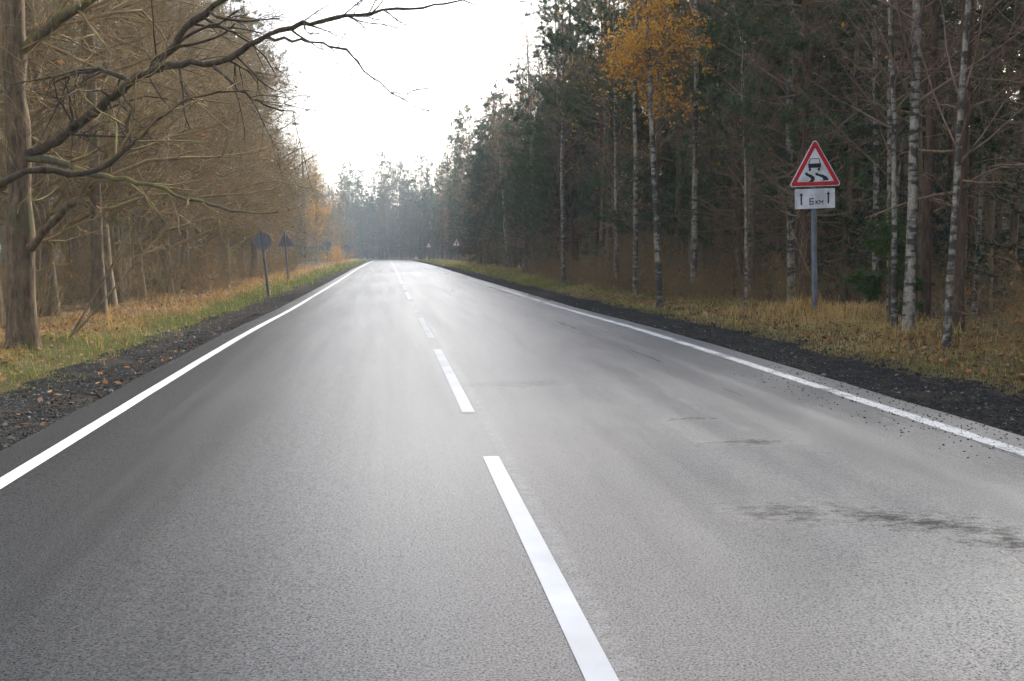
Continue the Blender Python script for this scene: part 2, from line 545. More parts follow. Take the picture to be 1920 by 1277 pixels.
stripe('edge_line', LINE_L - .06, LINE_L + .06, -25, 325, M['paint'], 1, .006)
stripe('edge_line', LINE_R - .08, LINE_R + .08, -25, 325, M['worn_paint'], 2, .006)['label'] = 'worn white edge line flecked with dark dirt'
for k in range(-2, 36):
    stripe('lane_dash', LINE_C - .057, LINE_C + .057, 1.4 + 8 * k, 7.4 + 8 * k, M['paint'], 10 + k)

# dark gravel shoulders
def shoulder(side, seed):
    r = np.random.default_rng(seed)
    yy = np.concatenate([np.arange(-10, 32, .12), np.arange(32, 80, .5), np.arange(80, 300, 2.0)])
    nC = 16
    tt = np.linspace(0, 1, nC)
    wid = (1.32 if side < 0 else 1.62)
    wob = .15 * np.sin(yy * .9 + seed) + .13 * np.sin(yy * 2.3 + 1) + .09 * np.sin(yy * 5.1) + (r.random(len(yy)) - .5) * .16
    wtot = wid + wob
    e = EDGE_L + .01 if side < 0 else EDGE_R - .01
    S = e + side * tt[None] * wtot[:, None]
    Yq = np.repeat(yy[:, None], nC, 1)
    Xq = S + road_x(Yq)
    edge = np.clip((tt - .72) / .28, 0, 1) ** 1.5
    bumpy = (r.random(S.shape) - .5) * .022 + .012 * np.sin(Xq * 7 + Yq * 3.1) * np.sin(Yq * 4.3)
    zq = ground_z(Xq, Yq) + .035 - .10 * edge[None] + bumpy
    # a low rough berm of loose stuff pushed to the outer side
    zq = zq + .028 * np.exp(-((tt - .72) / .14) ** 2)[None] * (0.5 + r.random((len(yy), 1)))
    zq[:, 0] = np.minimum(zq[:, 0], road_z(yy) - .012)
    v = np.stack([Xq, Yq, zq], -1).reshape(-1, 3)
    i = (np.arange(len(yy) - 1)[:, None] * nC + np.arange(nC - 1)[None]).ravel()
    f = np.stack([i, i + 1, i + nC + 1, i + nC], -1)
    if side < 0: f = f[:, ::-1]
    return tag(link('gravel_shoulder', new_mesh('gravel_shoulder', v, f, np.full(len(f), 4), M['shoulder'], None, True)), kind='structure')
shoulder(-1, 3)
shoulder(1, 4)

# ------------------------------------------------------------------ branch growing
def unit(v): return v / np.maximum(np.linalg.norm(v, axis=-1, keepdims=True), 1e-9)

def walk(r, p0, d0, L, P, jit, trop):
    N = len(p0)
    pts = np.zeros((N, P, 3)); pts[:, 0] = p0
    d = unit(d0); st = (L / (P - 1))[:, None]
    for k in range(1, P):
        d = unit(d + r.normal(0, jit, (N, 3)) + np.asarray(trop) )
        pts[:, k] = pts[:, k - 1] + d * st
    return pts

def spawn(r, PP, PR, n, t, ang, length, P, jit, trop, rf, rmin=.002, taper=.3, side=None, rel=0.0):
    """n children from the parent polylines PP (N,P,3) with radii PR (N,P)."""
    N, Q, _ = PP.shape
    seg = np.linalg.norm(PP[:, 1:] - PP[:, :-1], axis=-1).sum(1)
    idx = r.choice(N, n, p=seg / seg.sum())
    tt = r.uniform(t[0], t[1], n)
    x = tt * (Q - 1); k = np.minimum(x.astype(int), Q - 2); fr = (x - k)[:, None]
    a, b_ = PP[idx, k], PP[idx, k + 1]
    p0 = a * (1 - fr) + b_ * fr
    tan = unit(b_ - a)
    pr = PR[idx, k] * (1 - fr[:, 0]) + PR[idx, k + 1] * fr[:, 0]
    rnd = r.normal(0, 1, (n, 3))
    if side is not None: rnd = rnd + np.asarray(side)
    perp = unit(rnd - (rnd * tan).sum(-1, keepdims=True) * tan)
    an = np.radians(r.uniform(ang[0], ang[1], n))[:, None]
    d = np.cos(an) * tan + np.sin(an) * perp
    lf = length(tt) if callable(length) else length
    L = lf * r.uniform(.6, 1.25, n)
    if rel: L = L * (1 - rel + rel * seg[idx] / seg.max())
    pts = walk(r, p0, d, L, P, jit, trop)
    r0 = np.maximum(np.minimum(pr * rf * r.uniform(.7, 1.1, n), pr * .95), rmin)
    rad = r0[:, None] * np.linspace(1, taper, P)[None]
    return pts, rad

def tubes(g, pts, rad, S):
    N, P, _ = pts.shape
    tan = np.zeros_like(pts)
    tan[:, 1:-1] = pts[:, 2:] - pts[:, :-2]; tan[:, 0] = pts[:, 1] - pts[:, 0]; tan[:, -1] = pts[:, -1] - pts[:, -2]
    tan = unit(tan)
    ref = np.where(np.abs(tan[:, :1, 2:3]) > .85, np.array([[[1., 0, 0]]]), np.array([[[0, 0, 1.]]]))
    u = unit(np.cross(np.broadcast_to(ref, tan.shape), tan)); v = np.cross(tan, u)
    a = np.arange(S) / S * 2 * np.pi
    ring = (u[:, :, None] * np.cos(a)[None, None, :, None] + v[:, :, None] * np.sin(a)[None, None, :, None]) * rad[:, :, None, None] + pts[:, :, None]
    V = ring.reshape(-1, 3)
    n = np.arange(N)[:, None, None] * P * S; p = np.arange(P - 1)[None, :, None] * S; s = np.arange(S)[None, None]
    s2 = (s + 1) % S
    F = np.stack([n + p + s, n + p + s2, n + p + S + s2, n + p + S + s], -1).reshape(-1, 4)
    g.add(V, F)

def quads(g, r, c, size, flat=0.0):
    """small leaf-shaped faces"""
    n = len(c)
    a = unit(r.normal(0, 1, (n, 3)) * np.array([1, 1, 1 - flat])); b_ = unit(np.cross(a, unit(r.normal(0, 1, (n, 3)))))
    s = (size * r.uniform(.6, 1.2, n))[:, None]
    V = np.stack([c - a * s, c + b_ * s * .55, c + a * s, c - b_ * s * .55], 1).reshape(-1, 3)
    g.add(V, np.arange(n * 4).reshape(-1, 4))

def needles(g, r, c, d, per, ln, wd, spread=1.0, droop=0.0):
    """tufts of thin blades: c centres, d branch direction"""
    n = len(c)
    C = np.repeat(c, per, 0); D = np.repeat(d, per, 0)
    q = unit(r.normal(0, 1, C.shape))
    dirn = unit(D * r.uniform(.2, 1.0, (len(C), 1)) + q * spread + np.array([0, 0, -droop]))
    L = (ln * r.uniform(.6, 1.2, len(C)))[:, None]
    sd = unit(np.cross(dirn, unit(r.normal(0, 1, C.shape)))) * wd
    base = C + q * .02
    V = np.stack([base - sd, base + sd, base + dirn * L], 1).reshape(-1, 3)
    g.add(V, np.arange(len(C) * 3).reshape(-1, 3))

def pick(r, pts, n, lo=0.2):
    N, P, _ = pts.shape
    i = r.integers(0, N, n); x = r.uniform(lo, 1, n) * (P - 1); k = np.minimum(x.astype(int), P - 2); f = (x - k)[:, None]
    return pts[i, k] * (1 - f) + pts[i, k + 1] * f, unit(pts[i, k + 1] - pts[i, k])

def trunk_line(r, h, rad, P=14, wig=.02, lean=(0, 0), base_flare=1.5, top=.12, curve=0.0):
    z = np.linspace(0, 1, P)
    wx = np.cumsum(r.normal(0, wig, P)); wy = np.cumsum(r.normal(0, wig, P)); wx -= wx[0]; wy -= wy[0]
    pts = np.stack([wx * z + lean[0] * z * h + curve * np.sin(z * 3.1), wy * z + lean[1] * z * h, z * h - .12 * (z == 0)], -1)
    rr = rad * (1 - (1 - top) * z ** 1.1)
    rr[0] *= base_flare; rr[1] *= 1 + (base_flare - 1) * .12
    return pts[None], rr[None]

class Proto:
    def __init__(s, name, parts): s.name = name; s.parts = parts   # parts: (name, mesh)
    def place(s, loc, rz=0.0, sc=1.0, tilt=(0, 0), name=None):
        o = empty(name or s.name, loc, (tilt[0], tilt[1], rz))
        o.scale = (sc, sc, sc)
        for (n, m) in s.parts: link(n, m, o)
        return o

# --- bare spreading trees of the left wood
def make_bare(seed, h, rad, low, limb, n1, wide=True, rust=0, bark_m='grey_bark', side=None, trop=(0, 0, .03)):
    r = np.random.default_rng(seed)
    T, TR = trunk_line(r, h, rad, wig=.05)
    g = Geo(); tubes(g, T, TR, 8)
    b = Geo()
    fall = (lambda t: limb * (1.15 - .75 * t))
    A, AR = spawn(r, T, TR, n1, (low, .97), (45, 85) if wide else (30, 55), fall, 9, .2, trop, .42, .010, .2, side)
    B_, BR = spawn(r, A, AR, n1 * 9, (.15, 1), (30, 65), limb * .40, 6, .24, (0, 0, .03), .42, .0045, .25, None, .5)
    Cc, CR = spawn(r, B_, BR, n1 * 50, (.1, 1), (25, 65), limb * .17, 4, .22, (0, 0, .02), .55, .004, .4, None, .4)
    D, DR = spawn(r, Cc, CR, n1 * 85, (.15, 1), (25, 60), limb * .08, 3, .22, (0, 0, .0), .6, .0034, .6)
    tubes(b, A, AR, 5); tubes(b, B_, BR, 4); tubes(b, Cc, CR, 3); tubes(b, D, DR, 3)
    parts = [('trunk', g.mesh('bare_trunk', M[bark_m])), ('crown', b.mesh('bare_crown', M['twig']))]
    if rust:
        l = Geo(); c, _ = pick(r, D, rust); quads(l, r, c + r.normal(0, .03, c.shape), .055)
        parts.append(('leaves', l.mesh('rust_leaves', M['rust_leaf'])))
    return Proto('bare_tree', parts)

# --- birches
def make_birch(seed, h, rad, n1, leaves=0, lmat='orange_leaf', low=.32, lean=(0, 0), curve=0.0, lsize=.052, blen=2.7):
    r = np.random.default_rng(seed)
    T, TR = trunk_line(r, h, rad, P=18, wig=.06, lean=lean, base_flare=1.35, top=.1, curve=curve)
    g = Geo(); tubes(g, T, TR, 8)
    b = Geo()
    A, AR = spawn(r, T, TR, n1, (low, .99), (32, 58), lambda t: blen * (1.15 - .8 * t), 6, .09, (0, 0, .05), .42, .006, .25)
    B_, BR = spawn(r, A, AR, n1 * 6, (.2, 1), (25, 55), .8, 5, .12, (0, 0, -.05), .5, .0035, .35, None, .4)
    Cc, CR = spawn(r, B_, BR, n1 * 26, (.1, 1), (20, 60), .45, 3, .14, (0, 0, -.16), .6, .0026, .5)
    tubes(b, A, AR, 4); tubes(b, B_, BR, 3); tubes(b, Cc, CR, 3)
    parts = [('trunk', g.mesh('birch_trunk', M['birch_bark'])), ('crown', b.mesh('birch_crown', M['birch_twig']))]
    if leaves:
        l = Geo(); c, _ = pick(r, Cc, leaves)
        quads(l, r, c + r.normal(0, .05, c.shape), lsize)
        parts.append(('leaves', l.mesh('birch_leaves', M[lmat])))
    return Proto('birch_tree', parts)

# --- pines
def make_pine(seed, h, rad, low=.42, spread=2.4, tuft=1000, per=17):
    r = np.random.default_rng(seed)
    T, TR = trunk_line(r, h, rad, P=16, wig=.04, base_flare=1.3, top=.14)
    g = Geo(); tubes(g, T[:, :9], TR[:, :9], 8)
    g2 = Geo(); tubes(g2, T[:, 8:], TR[:, 8:], 7)
    b = Geo()
    X, XR = spawn(r, T, TR, 26, (.12, low + .1), (65, 100), 1.5, 5, .14, (0, 0, -.02), .3, .006, .3)
    X2, X2R = spawn(r, X, XR, 110, (.3, 1), (30, 70), .5, 3, .2, (0, 0, -.04), .5, .003, .5)
    A, AR = spawn(r, T, TR, 74, (low, .99), (48, 88), lambda t: spread * (1.2 - .85 * np.clip((t - low) / (1 - low), 0, 1)), 6, .13, (0, 0, .05), .38, .008, .25)
    B_, BR = spawn(r, A, AR, 420, (.3, 1), (30, 60), .6, 4, .14, (0, 0, .05), .5, .004, .4, None, .4)
    tubes(b, X, XR, 4); tubes(b, X2, X2R, 3); tubes(b, A, AR, 4); tubes(b, B_, BR, 3)
    n = Geo()
    c, d = pick(r, B_, tuft, .35); needles(n, r, c, d, per, .17, .014)
    e, d2 = B_[:, -1], unit(B_[:, -1] - B_[:, -2]); needles(n, r, e, d2, per, .19, .014)
    e, d2 = A[:, -1], unit(A[:, -1] - A[:, -2]); needles(n, r, e, d2, per, .19, .014)
    tp = T[0, -1][None] + r.normal(0, .12, (14, 3)); needles(n, r, tp, np.tile([[0, 0, 1.]], (14, 1)), per, .18,   .012)
    return Proto('pine_tree', [('trunk', g.mesh('pine_trunk', M['pine_bark'])), ('upper_trunk', g2.mesh('pine_upper', M['pine_orange'])),
                               ('crown', multi('pine_crown', [(b, M['dead_wood']), (n, M['pine_needle'])], False))])

# --- spruces
def make_spruce(seed, h, rad, low=.06, spread=2.3, nb=150, per=16, matn='spruce_needle', name='spruce_tree', ln=.075):
    r = np.random.default_rng(seed)
    T, TR = trunk_line(r, h, rad, P=12, wig=.02, base_flare=1.3, top=.08)
    g = Geo(); tubes(g, T, TR, 7)
    b = Geo()
    A, AR = spawn(r, T, TR, nb, (low, .985), (72, 104), lambda t: spread * (1.04 - t) ** .85, 6, .06, (0, 0, .02), .3, .006, .3)
    B_, BR = spawn(r, A, AR, nb * 7, (.2, 1), (35, 60), spread * .2, 4, .1, (0, 0, -.05), .5, .003, .4, None, .6)
    tubes(b, A, AR, 4); tubes(b, B_, BR, 3)
    n = Geo()
    c, d = pick(r, B_, nb * 13, .0); needles(n, r, c, d, per, ln, .013, .8, .15)
    c, d = pick(r, A, nb * 4, .25); needles(n, r, c, d, per, ln, .013, .8, .15)
    e = T[0, -1][None] + r.normal(0, .05, (8, 3)) - np.linspace(0, .6, 8)[:, None] * np.array([[0, 0, 1]])
    needles(n, r, e, np.tile([[0, 0, 1.]], (8, 1)), per, ln * 1.4, .008)
    return Proto(name, [('trunk', g.mesh('spruce_trunk', M['grey_bark'])), ('crown', multi('spruce_crown', [(b, M['dead_wood']), (n, M[matn])], False))])

# --- leafless shrubs
def make_shrub(seed, h, n, leaves=0, lm='rust_leaf', tw='twig'):
    r = np.random.default_rng(seed)
    p0 = np.stack([r.normal(0, .28, n), r.normal(0, .28, n), np.full(n, -.05)], -1)
    d = unit(np.stack([p0[:, 0] * 1.1, p0[:, 1] * 1.1, np.full(n, 1.0)], -1) + r.normal(0, .15, (n, 3)))
    A = walk(r, p0, d, h * r.uniform(.5, 1.1, n), 7, .09, (0, 0, .0)); AR = (.010 * r.uniform(.6, 1.3, n))[:, None] * np.linspace(1, .25, 7)[None]
    B_, BR = spawn(r, A, AR, n * 10, (.15, 1), (25, 65), h * .28, 5, .14, (0, 0, .01), .6, .003, .4)
    Cc, CR = spawn(r, B_, BR, n * 34, (.1, 1), (25, 65), h * .11, 3, .2, (0, 0, 0), .7, .0024, .5)
    g = Geo(); tubes(g, A, AR, 4)
    b = Geo(); tubes(b, B_, BR, 3); tubes(b, Cc, CR, 3)
    parts = [('stems', g.mesh('shrub_stems', M[tw])), ('crown', b.mesh('shrub_twigs', M[tw]))]
    if leaves:
        l = Geo(); c, _ = pick(r, Cc, leaves); quads(l, r, c, .05)
        parts.append(('leaves', l.mesh('shrub_leaves', M[lm])))
    return Proto('shrub', parts)

BARE_EDGE = [make_bare(21, 13.0, .19, .10, 4.8, 46, True, 250, 'grey_bark', (.9, 0, 0), (.03, 0, .015)), make_bare(22, 12.0, .17, .08, 4.4, 46, True, 500, 'grey_bark', (.9, 0, 0), (.03, 0, .015)), make_bare(23, 14.0, .21, .12, 5.0, 46, True, 200, 'grey_bark', (.9, 0, 0), (.03, 0, .015))]
BARE_TALL = [make_bare(31, 15.5, .12, .35, 2.6, 24, False, 120), make_bare(32, 14.5, .13, .28, 2.4, 24, False, 0), make_bare(33, 16, .135, .4, 2.8, 22, False, 200)]
BIRCH = [make_birch(41, 16.0, .064, 44, 40), make_birch(42, 15.0, .052, 40, 60, low=.25), make_birch(43, 17, .072, 46, 30), make_birch(44, 14.5, .055, 36, 0, low=.22, lean=(-.04, 0))]
THIN = [make_birch(45, 9.0, .034, 20, 20, low=.2, blen=1.5), make_birch(46, 7.0, .026, 16, 40, low=.25, lean=(.05, 0), curve=.1, blen=1.3), make_birch(49, 11.0, .042, 24, 0, low=.3, lean=(-.03, .02), blen=1.6)]
BIRCH_RUST = [make_birch(47, 15.0, .09, 44, 1500, 'rust_leaf', .25), make_birch(48, 16.0, .1, 46, 1100, 'rust_leaf', .3)]
BIRCH_GOLD = [make_birch(51, 14.5, .085, 50, 5200, low=.25), make_birch(52, 12.0, .07, 44, 4200, low=.3)]
PINE = [make_pine(61, 15.5, .12), make_pine(62, 14.0, .105, .34, 2.2), make_pine(63, 16.5, .135, .5, 2.5)]
PINE_LOW = [make_pine(65, 12.5, .11, .18, 2.1, 1000), make_pine(66, 10.5, .1, .1, 2.0, 1000)]
SPRUCE = [make_spruce(71, 13.0, .14), make_spruce(72, 10.5, .12, .04, 2.1, 140), make_spruce(73, 6.0, .07, .03, 1.5, 90)]
SHRUB = [make_shrub(81, 2.2, 16), make_shrub(82, 1.6, 18, 60), make_shrub(83, 2.9, 12, 40), make_shrub(84, 1.2, 20, 120)]

rnd = random.Random(77)
def gz(x, y): return float(ground_z(x, y))
taken = []
SIGHT = [((8.83, 21.24), 3.0), ((8.3, 128.0), .9), ((7.5, 190.0), .9), ((-3.96, 36.76), .6), ((-4.85, 54.1), .7), ((-6.0, 112.0), .8), ((-4.3, 119.0), .8), ((-6.6, 104.0), 1.2), ((-5.1, 113.5), 1.0)]
def free(x, y, d):
    for (sx, sy), w_ in SIGHT:
        if -2 < y < sy + 1.6 and abs(x - sx * y / sy) < w_ + d * .4: return False
    for (a, b_) in taken:
        if (a - x) ** 2 + (b_ - y) ** 2 < d * d: return False
    return True

def put(proto, x, y, label, cat, group=None, rz=None, sc=1.0, tilt=(0, 0), name=None, sink=.02):
    o = proto.place((x, y, gz(x, y) - sink), rnd.uniform(0, 6.28) if rz is None else rz, sc, tilt, name)
    tag(o, label, cat, group)
    taken.append((x, y))
    return o

# ------------------------------------------------------------------ the oak with the limb over the road
def smooth_line(pts, r0, r1, n=None, seed=0, wig=.02):
    p = np.array(pts, float); n = n or len(p) * 3
    d = np.concatenate([[0], np.cumsum(np.linalg.norm(p[1:] - p[:-1], axis=1))])
    t = np.linspace(0, d[-1], n)
    # Catmull-Rom through the control points
    out = []
    for tt in t:
        k = min(max(np.searchsorted(d, tt, side='right') - 1, 0), len(p) - 2)
        u = (tt - d[k]) / (d[k + 1] - d[k])
        a, b_, c, e = p[max(k - 1, 0)], p[k], p[k + 1], p[min(k + 2, len(p) - 1)]
        out.append(.5 * ((2 * b_) + (-a + c) * u + (2 * a - 5 * b_ + 4 * c - e) * u * u + (-a + 3 * b_ - 3 * c + e) * u ** 3))
    q = np.array(out); r = np.random.default_rng(seed)
    w_ = r.normal(0, wig, q.shape); w_[0] = 0
    q += w_
    s = np.linspace(0, 1, n)
    return q[None], ((r0 * (1 - s) + r1 * s) * (1 + np.clip(r.normal(0, .11, n), -.2, .3)))[None]

def twiggy(b, r, lines, n, length, t=(.15, 1), trop=(0, 0, -.06), sub=5, rf=.5):
    for (Lp, Lr), k in zip(lines, n):
        A, AR = spawn(r, Lp, Lr, k, t, (30, 70), length, 6, .15, trop, rf, .0045, .3)
        B_, BR = spawn(r, A, AR, k * sub, (.15, 1), (25, 60), length * .42, 5, .16, trop, .6, .003, .4)
        Cc, CR = spawn(r, B_, BR, k * sub * 3, (.2, 1), (25, 60), length * .16, 3, .2, (0, 0, 0), .7, .0022, .5)
        tubes(b, A, AR, 4); tubes(b, B_, BR, 3); tubes(b, Cc, CR, 3)

def build_oak():
    ox, oy = -5.21, 16.06
    r = np.random.default_rng(7)
    root = empty('oak_tree', (0, 0, 0))
    oz = gz(ox, oy)
    T, TR = smooth_line([(ox, oy, oz - .2), (ox - .01, oy, oz + .35), (ox + .0, oy, 1.2), (ox + .03, oy + .02, 3), (ox + .0, oy + .05, 5), (ox - .1, oy, 8), (ox + .1, oy, 11), (ox, oy, 14)], .205, .06, 30, 1, .008)
    TR[0, 0] *= 1.22; TR[0, 1] *= 1.06
    g = Geo(); tubes(g, T, TR, 14)
    link('trunk', g.mesh('oak_trunk', M['oak_bark']), root)
    A = smooth_line([(-5.11, 16.08, 2.75), (-4.5, 15.62, 2.97), (-3.75, 14.96, 3.35), (-3.26, 14.52, 3.58), (-2.92, 14.19, 3.72), (-2.56, 13.84, 3.74), (-2.05, 13.48, 3.71), (-1.7, 13.24, 3.82), (-1.37, 13.01, 3.95), (-0.98, 12.77, 4.05), (-0.41, 12.41, 4.09), (0.12, 12.15, 4.11), (0.47, 12.0, 4.12), (0.75, 11.87, 4.15), (1.1, 11.7, 4.1)], .076, .006, 52, 2, .017)
    A2 = smooth_line([(-2.92, 14.19, 3.70), (-2.66, 14.08, 3.98), (-2.41, 13.97, 4.26), (-1.95, 13.74, 4.51), (-1.39, 13.4, 4.89), (-0.99, 13.2, 5.47)], .055, .02, 20, 3, .012)
    A3 = smooth_line([(-1.4, 13.03, 3.94), (-1.1, 12.8, 3.88), (-0.72, 12.52, 3.80), (-0.45, 12.38, 3.71), (-0.18, 12.22, 3.42), (0.05, 12.07, 3.22), (0.28, 11.93, 3.05), (.5, 11.8, 2.98)], .018, .004, 24, 4, .012)
    UP = smooth_line([(-5.15, 16.1, 4.2), (-4.62, 15.98, 4.62), (-4.08, 15.64, 4.85), (-3.49, 15.3, 5.24), (-2.6, 15, 5.9)], .075, .02, 18, 5, .015)
    A4 = smooth_line([(-3.23, 14.52, 3.59), (-3.62, 14.79, 3.80), (-4.02, 15.04, 3.80), (-4.44, 15.28, 3.70)], .04, .012, 12, 6, .015)
    C5 = smooth_line([(-2.05, 13.48, 3.69), (-1.83, 13.23, 3.47), (-1.57, 13.08, 3.27), (-1.25, 12.93, 3.11), (-1.0, 12.75, 3.04)], .022, .005, 16, 7, .012)
    for ln, nm in ((A, 'overhanging_limb'), (A2, 'limb'), (A3, 'branch'), (UP, 'limb'), (A4, 'branch'), (C5, 'branch')):
        q = Geo(); tubes(q, *ln, 8)
        link(nm, q.mesh('oak_' + nm, M['mossy_bark'] if ln is UP else M['limb_bark']), root)
    MO = smooth_line([(-5.05, 16.0, 2.74), (-4.53, 15.7, 2.68), (-4.22, 15.45, 2.55), (-3.76, 15.18, 2.43), (-3.12, 14.79, 2.33), (-2.59, 14.51, 2.13), (-1.94, 14.21, 1.95), (-1.37, 13.94, 1.93)], .055, .008, 26, 8, .015)
    q = Geo(); tubes(q, *MO, 8)
    link('mossy_limb', q.mesh('oak_mossy_limb', M['mossy_bark']), root)['label'] = 'low limb coated in yellow green moss'
    ST = smooth_line([(-5.0, 15.85, 1.48), (-4.7, 15.55, 1.72), (-4.45, 15.35, 1.92), (-4.17, 15.1, 2.12)], .07, .05, 10, 9, .01)
    q = Geo(); tubes(q, *ST, 9)
    e = ST[0][0, -1]; q.add(np.concatenate([[e + np.array([.05, -.04, .05])], q.v[-1][-9:]]), [[0, 1 + i, 1 + (i + 1) % 9] for i in range(9)])
    link('broken_limb', q.mesh('oak_broken_limb', M['oak_bark']), root)
    b = Geo(); bd = Geo()
    twiggy(b, r, [UP], [8], 1.2)
    twiggy(b, r, [MO], [9], .9, (.1, .8), (0, 0, .06))
    twiggy(bd, r, [A2, A4, C5], [9, 6, 6], 1.2)
    twiggy(bd, r, [(A[0][:, :28], A[1][:, :28])], [14], 1.1, (.15, 1), (0, 0, -.02), 5, .4)
    twiggy(bd, r, [(A[0][:, 24:], A[1][:, 24:])], [16], .75, (.1, 1), (0.03, 0, -.06), 6, .45)
    twiggy(bd, r, [A3], [11], .55, (.1, 1), (0.03, 0, -.04), 5, .5)
    # high crown, above the frame for the most part
    Hh, HR = spawn(r, T, TR, 26, (.42, .98), (50, 85), 3.6, 9, .2, (0, 0, .03), .35, .010, .2)
    H2, H2R = spawn(r, Hh, HR, 260, (.15, 1), (30, 65), 1.2, 6, .24, (0, 0, -.02), .42, .004, .25)
    H3, H3R = spawn(r, H2, H2R, 1900, (.1, 1), (25, 65), .45, 4, .24, (0, 0, -.03), .55, .003, .4)
    tubes(b, Hh, HR, 5); tubes(b, H2, H2R, 4); tubes(b, H3, H3R, 3)
    LW, LWR = spawn(r, T, TR, 14, (.06, .4), (60, 95), 1.3, 8, .24, (0, 0, .02), .09, .006, .25)
    L2, L2R = spawn(r, LW, LWR, 90, (.2, 1), (30, 70), .5, 4, .2, (0, 0, 0), .6, .003, .4)
    tubes(b, LW, LWR, 5); tubes(b, L2, L2R, 3)
    link('crown', multi('oak_crown', [(b, M['twig']), (bd, M['limb_bark'])]), root)
    l = Geo(); c, _ = pick(r, H3, 160); quads(l, r, c, .06); c, _ = pick(r, L2, 30); quads(l, r, c, .05)
    link('leaves', l.mesh('oak_leaves', M['rust_leaf']), root)
    tag(root, 'big mossy oak whose long bare limb arches over the road', 'tree')
    taken.append((ox, oy))
build_oak()

def build_side_tree():
    r = np.random.default_rng(17)
    root = empty('bare_tree', (0, 0, 0))
    tx, ty = -5.0, 10.9
    tz = gz(tx, ty)
    T, TR = smooth_line([(tx, ty, tz - .2), (tx, ty, tz + .4), (tx + .02, ty, 2), (tx - .05, ty, 5), (tx, ty, 9), (tx + .1, ty, 12)], .2, .05, 24, 11, .01)
    g = Geo(); tubes(g, T, TR, 10)
    link('trunk', g.mesh('side_trunk', M['oak_bark']), root)
    Bl = smooth_line([(-4.95, 10.95, 1.42), (-4.45, 11.16, 1.74), (-4.12, 11.24, 1.98), (-3.84, 11.32, 2.12), (-3.58, 11.41, 2.27), (-3.37, 11.48, 2.27), (-3.13, 11.55, 2.25), (-2.88, 11.63, 2.34), (-2.65, 11.83, 2.59), (-2.46, 12.03, 2.84), (-2.22, 12.22, 3.06), (-1.91, 12.51, 3.23), (-1.55, 12.8, 3.3)], .05, .008, 34, 12, .008)
    q = Geo(); tubes(q, *Bl, 8)
    link('low_limb', q.mesh('side_limb', M['limb_bark']), root)
    B2 = smooth_line([(-2.66, 11.82, 2.57), (-2.72, 11.85, 2.75), (-2.68, 11.9, 2.95), (-2.78, 11.95, 3.15), (-2.62, 12.0, 3.3)], .024, .008, 14, 13, .012)
    q = Geo(); tubes(q, *B2, 6)
    link('limb', q.mesh('side_limb_b', M['limb_bark']), root)
    b = Geo()
    twiggy(b, r, [(Bl[0][:, 17:], Bl[1][:, 17:]), B2], [11, 5], .75, (.1, 1), (0, 0, .0), 4, .6)
    Hh, HR = spawn(r, T, TR, 22, (.5, .98), (50, 85), 2.6, 7, .16, (0, 0, .05), .45, .012, .25, (-1, 0, 0))
    H2, H2R = spawn(r, Hh, HR, 160, (.15, 1), (30, 65), 1.0, 5, .18, (0, 0, .02), .5, .005, .3)
    H3, H3R = spawn(r, H2, H2R, 700, (.1, 1), (25, 65), .45, 3, .2, (0, 0, 0), .55, .003, .4)
    tubes(b, Hh, HR, 5); tubes(b, H2, H2R, 4); tubes(b, H3, H3R, 3)
    link('crown', b.mesh('side_crown', M['twig']), root)
    tag(root, 'tree at the picture edge sending one low dark limb across the oak trunk', 'tree')
    taken.append((tx, ty))
build_side_tree()

# ------------------------------------------------------------------ road signs
def slab(pts, y0, y1, g=None):
    """extrude a 2D outline (u,v) from depth y0 (front) to y1 (back)"""
    g = g or Geo(); n = len(pts)
    a = np.array([[p[0], y0, p[1]] for p in pts]); c = np.array([[p[0], y1, p[1]] for p in pts])
    idx = np.arange(n)
    g.v.append(np.concatenate([a, c]).astype(np.float32))
    g.f.append((idx + g.k)); g.n.append(np.array([n]))
    g.f.append((idx[::-1] + n + g.k)); g.n.append(np.array([n]))
    j = (idx + 1) % n
    s = np.stack([idx, idx + n, j + n, j], -1)
    g.f.append((s + g.k).ravel()); g.n.append(np.full(n, 4))
    g.k += 2 * n
    return g

def round_poly(pts, rad, seg=6):
    out = []; n = len(pts)
    for i in range(n):
        p = np.array(pts[i], float); a = np.array(pts[i - 1], float); b_ = np.array(pts[(i + 1) % n], float)
        u = (a - p) / np.linalg.norm(a - p); v = (b_ - p) / np.linalg.norm(b_ - p)
        ang = math.acos(max(-1, min(1, float(u @ v)))); d = rad / math.tan(ang / 2)
        c = p + unit(u + v) * rad / math.sin(ang / 2)
        s, e = p + u * d - c, p + v * d - c
        a0 = math.atan2(s[1], s[0]); a1 = math.atan2(e[1], e[0]); da = (a1 - a0 + math.pi) % (2 * math.pi) - math.pi
        for k in range(seg + 1):
            t = a0 + da * k / seg
            out.append((c[0] + rad * math.cos(t), c[1] + rad * math.sin(t)))
    return out

def tri(cu, v0, wdt, hgt): return [(cu - wdt / 2, v0), (cu + wdt / 2, v0), (cu, v0 + hgt)]

def pole_mesh(name, rad, h, seg=14, square=False):
    g = Geo()
    a = np.arange(seg) / seg * 2 * np.pi
    zs = [-.3, h - .01, h]
    rr = [rad, rad, rad * .9]
    v = np.concatenate([np.stack([np.cos(a) * q, np.sin(a) * q, np.full(seg, z)], -1) for q, z in zip(rr, zs)])
    f = []
    for k in range(2):
        for i in range(seg): f.append([k * seg + i, k * seg + (i + 1) % seg, (k + 1) * seg + (i + 1) % seg, (k + 1) * seg + i])
    g.add(v, f)
    g.add(np.concatenate([v[-seg:], [[0, 0, h + .004]]]), [[i, (i + 1) % seg, seg] for i in range(seg)])
    return g.mesh(name, M['post'])

def bar(g, p, q, wd, y0, y1):
    p = np.array(p, float); q = np.array(q, float); d = unit(q - p); n = np.array([-d[1], d[0]]) * wd / 2
    slab([tuple(p + n - d * 0), tuple(p - n), tuple(q - n), tuple(q + n)], y0, y1, g)

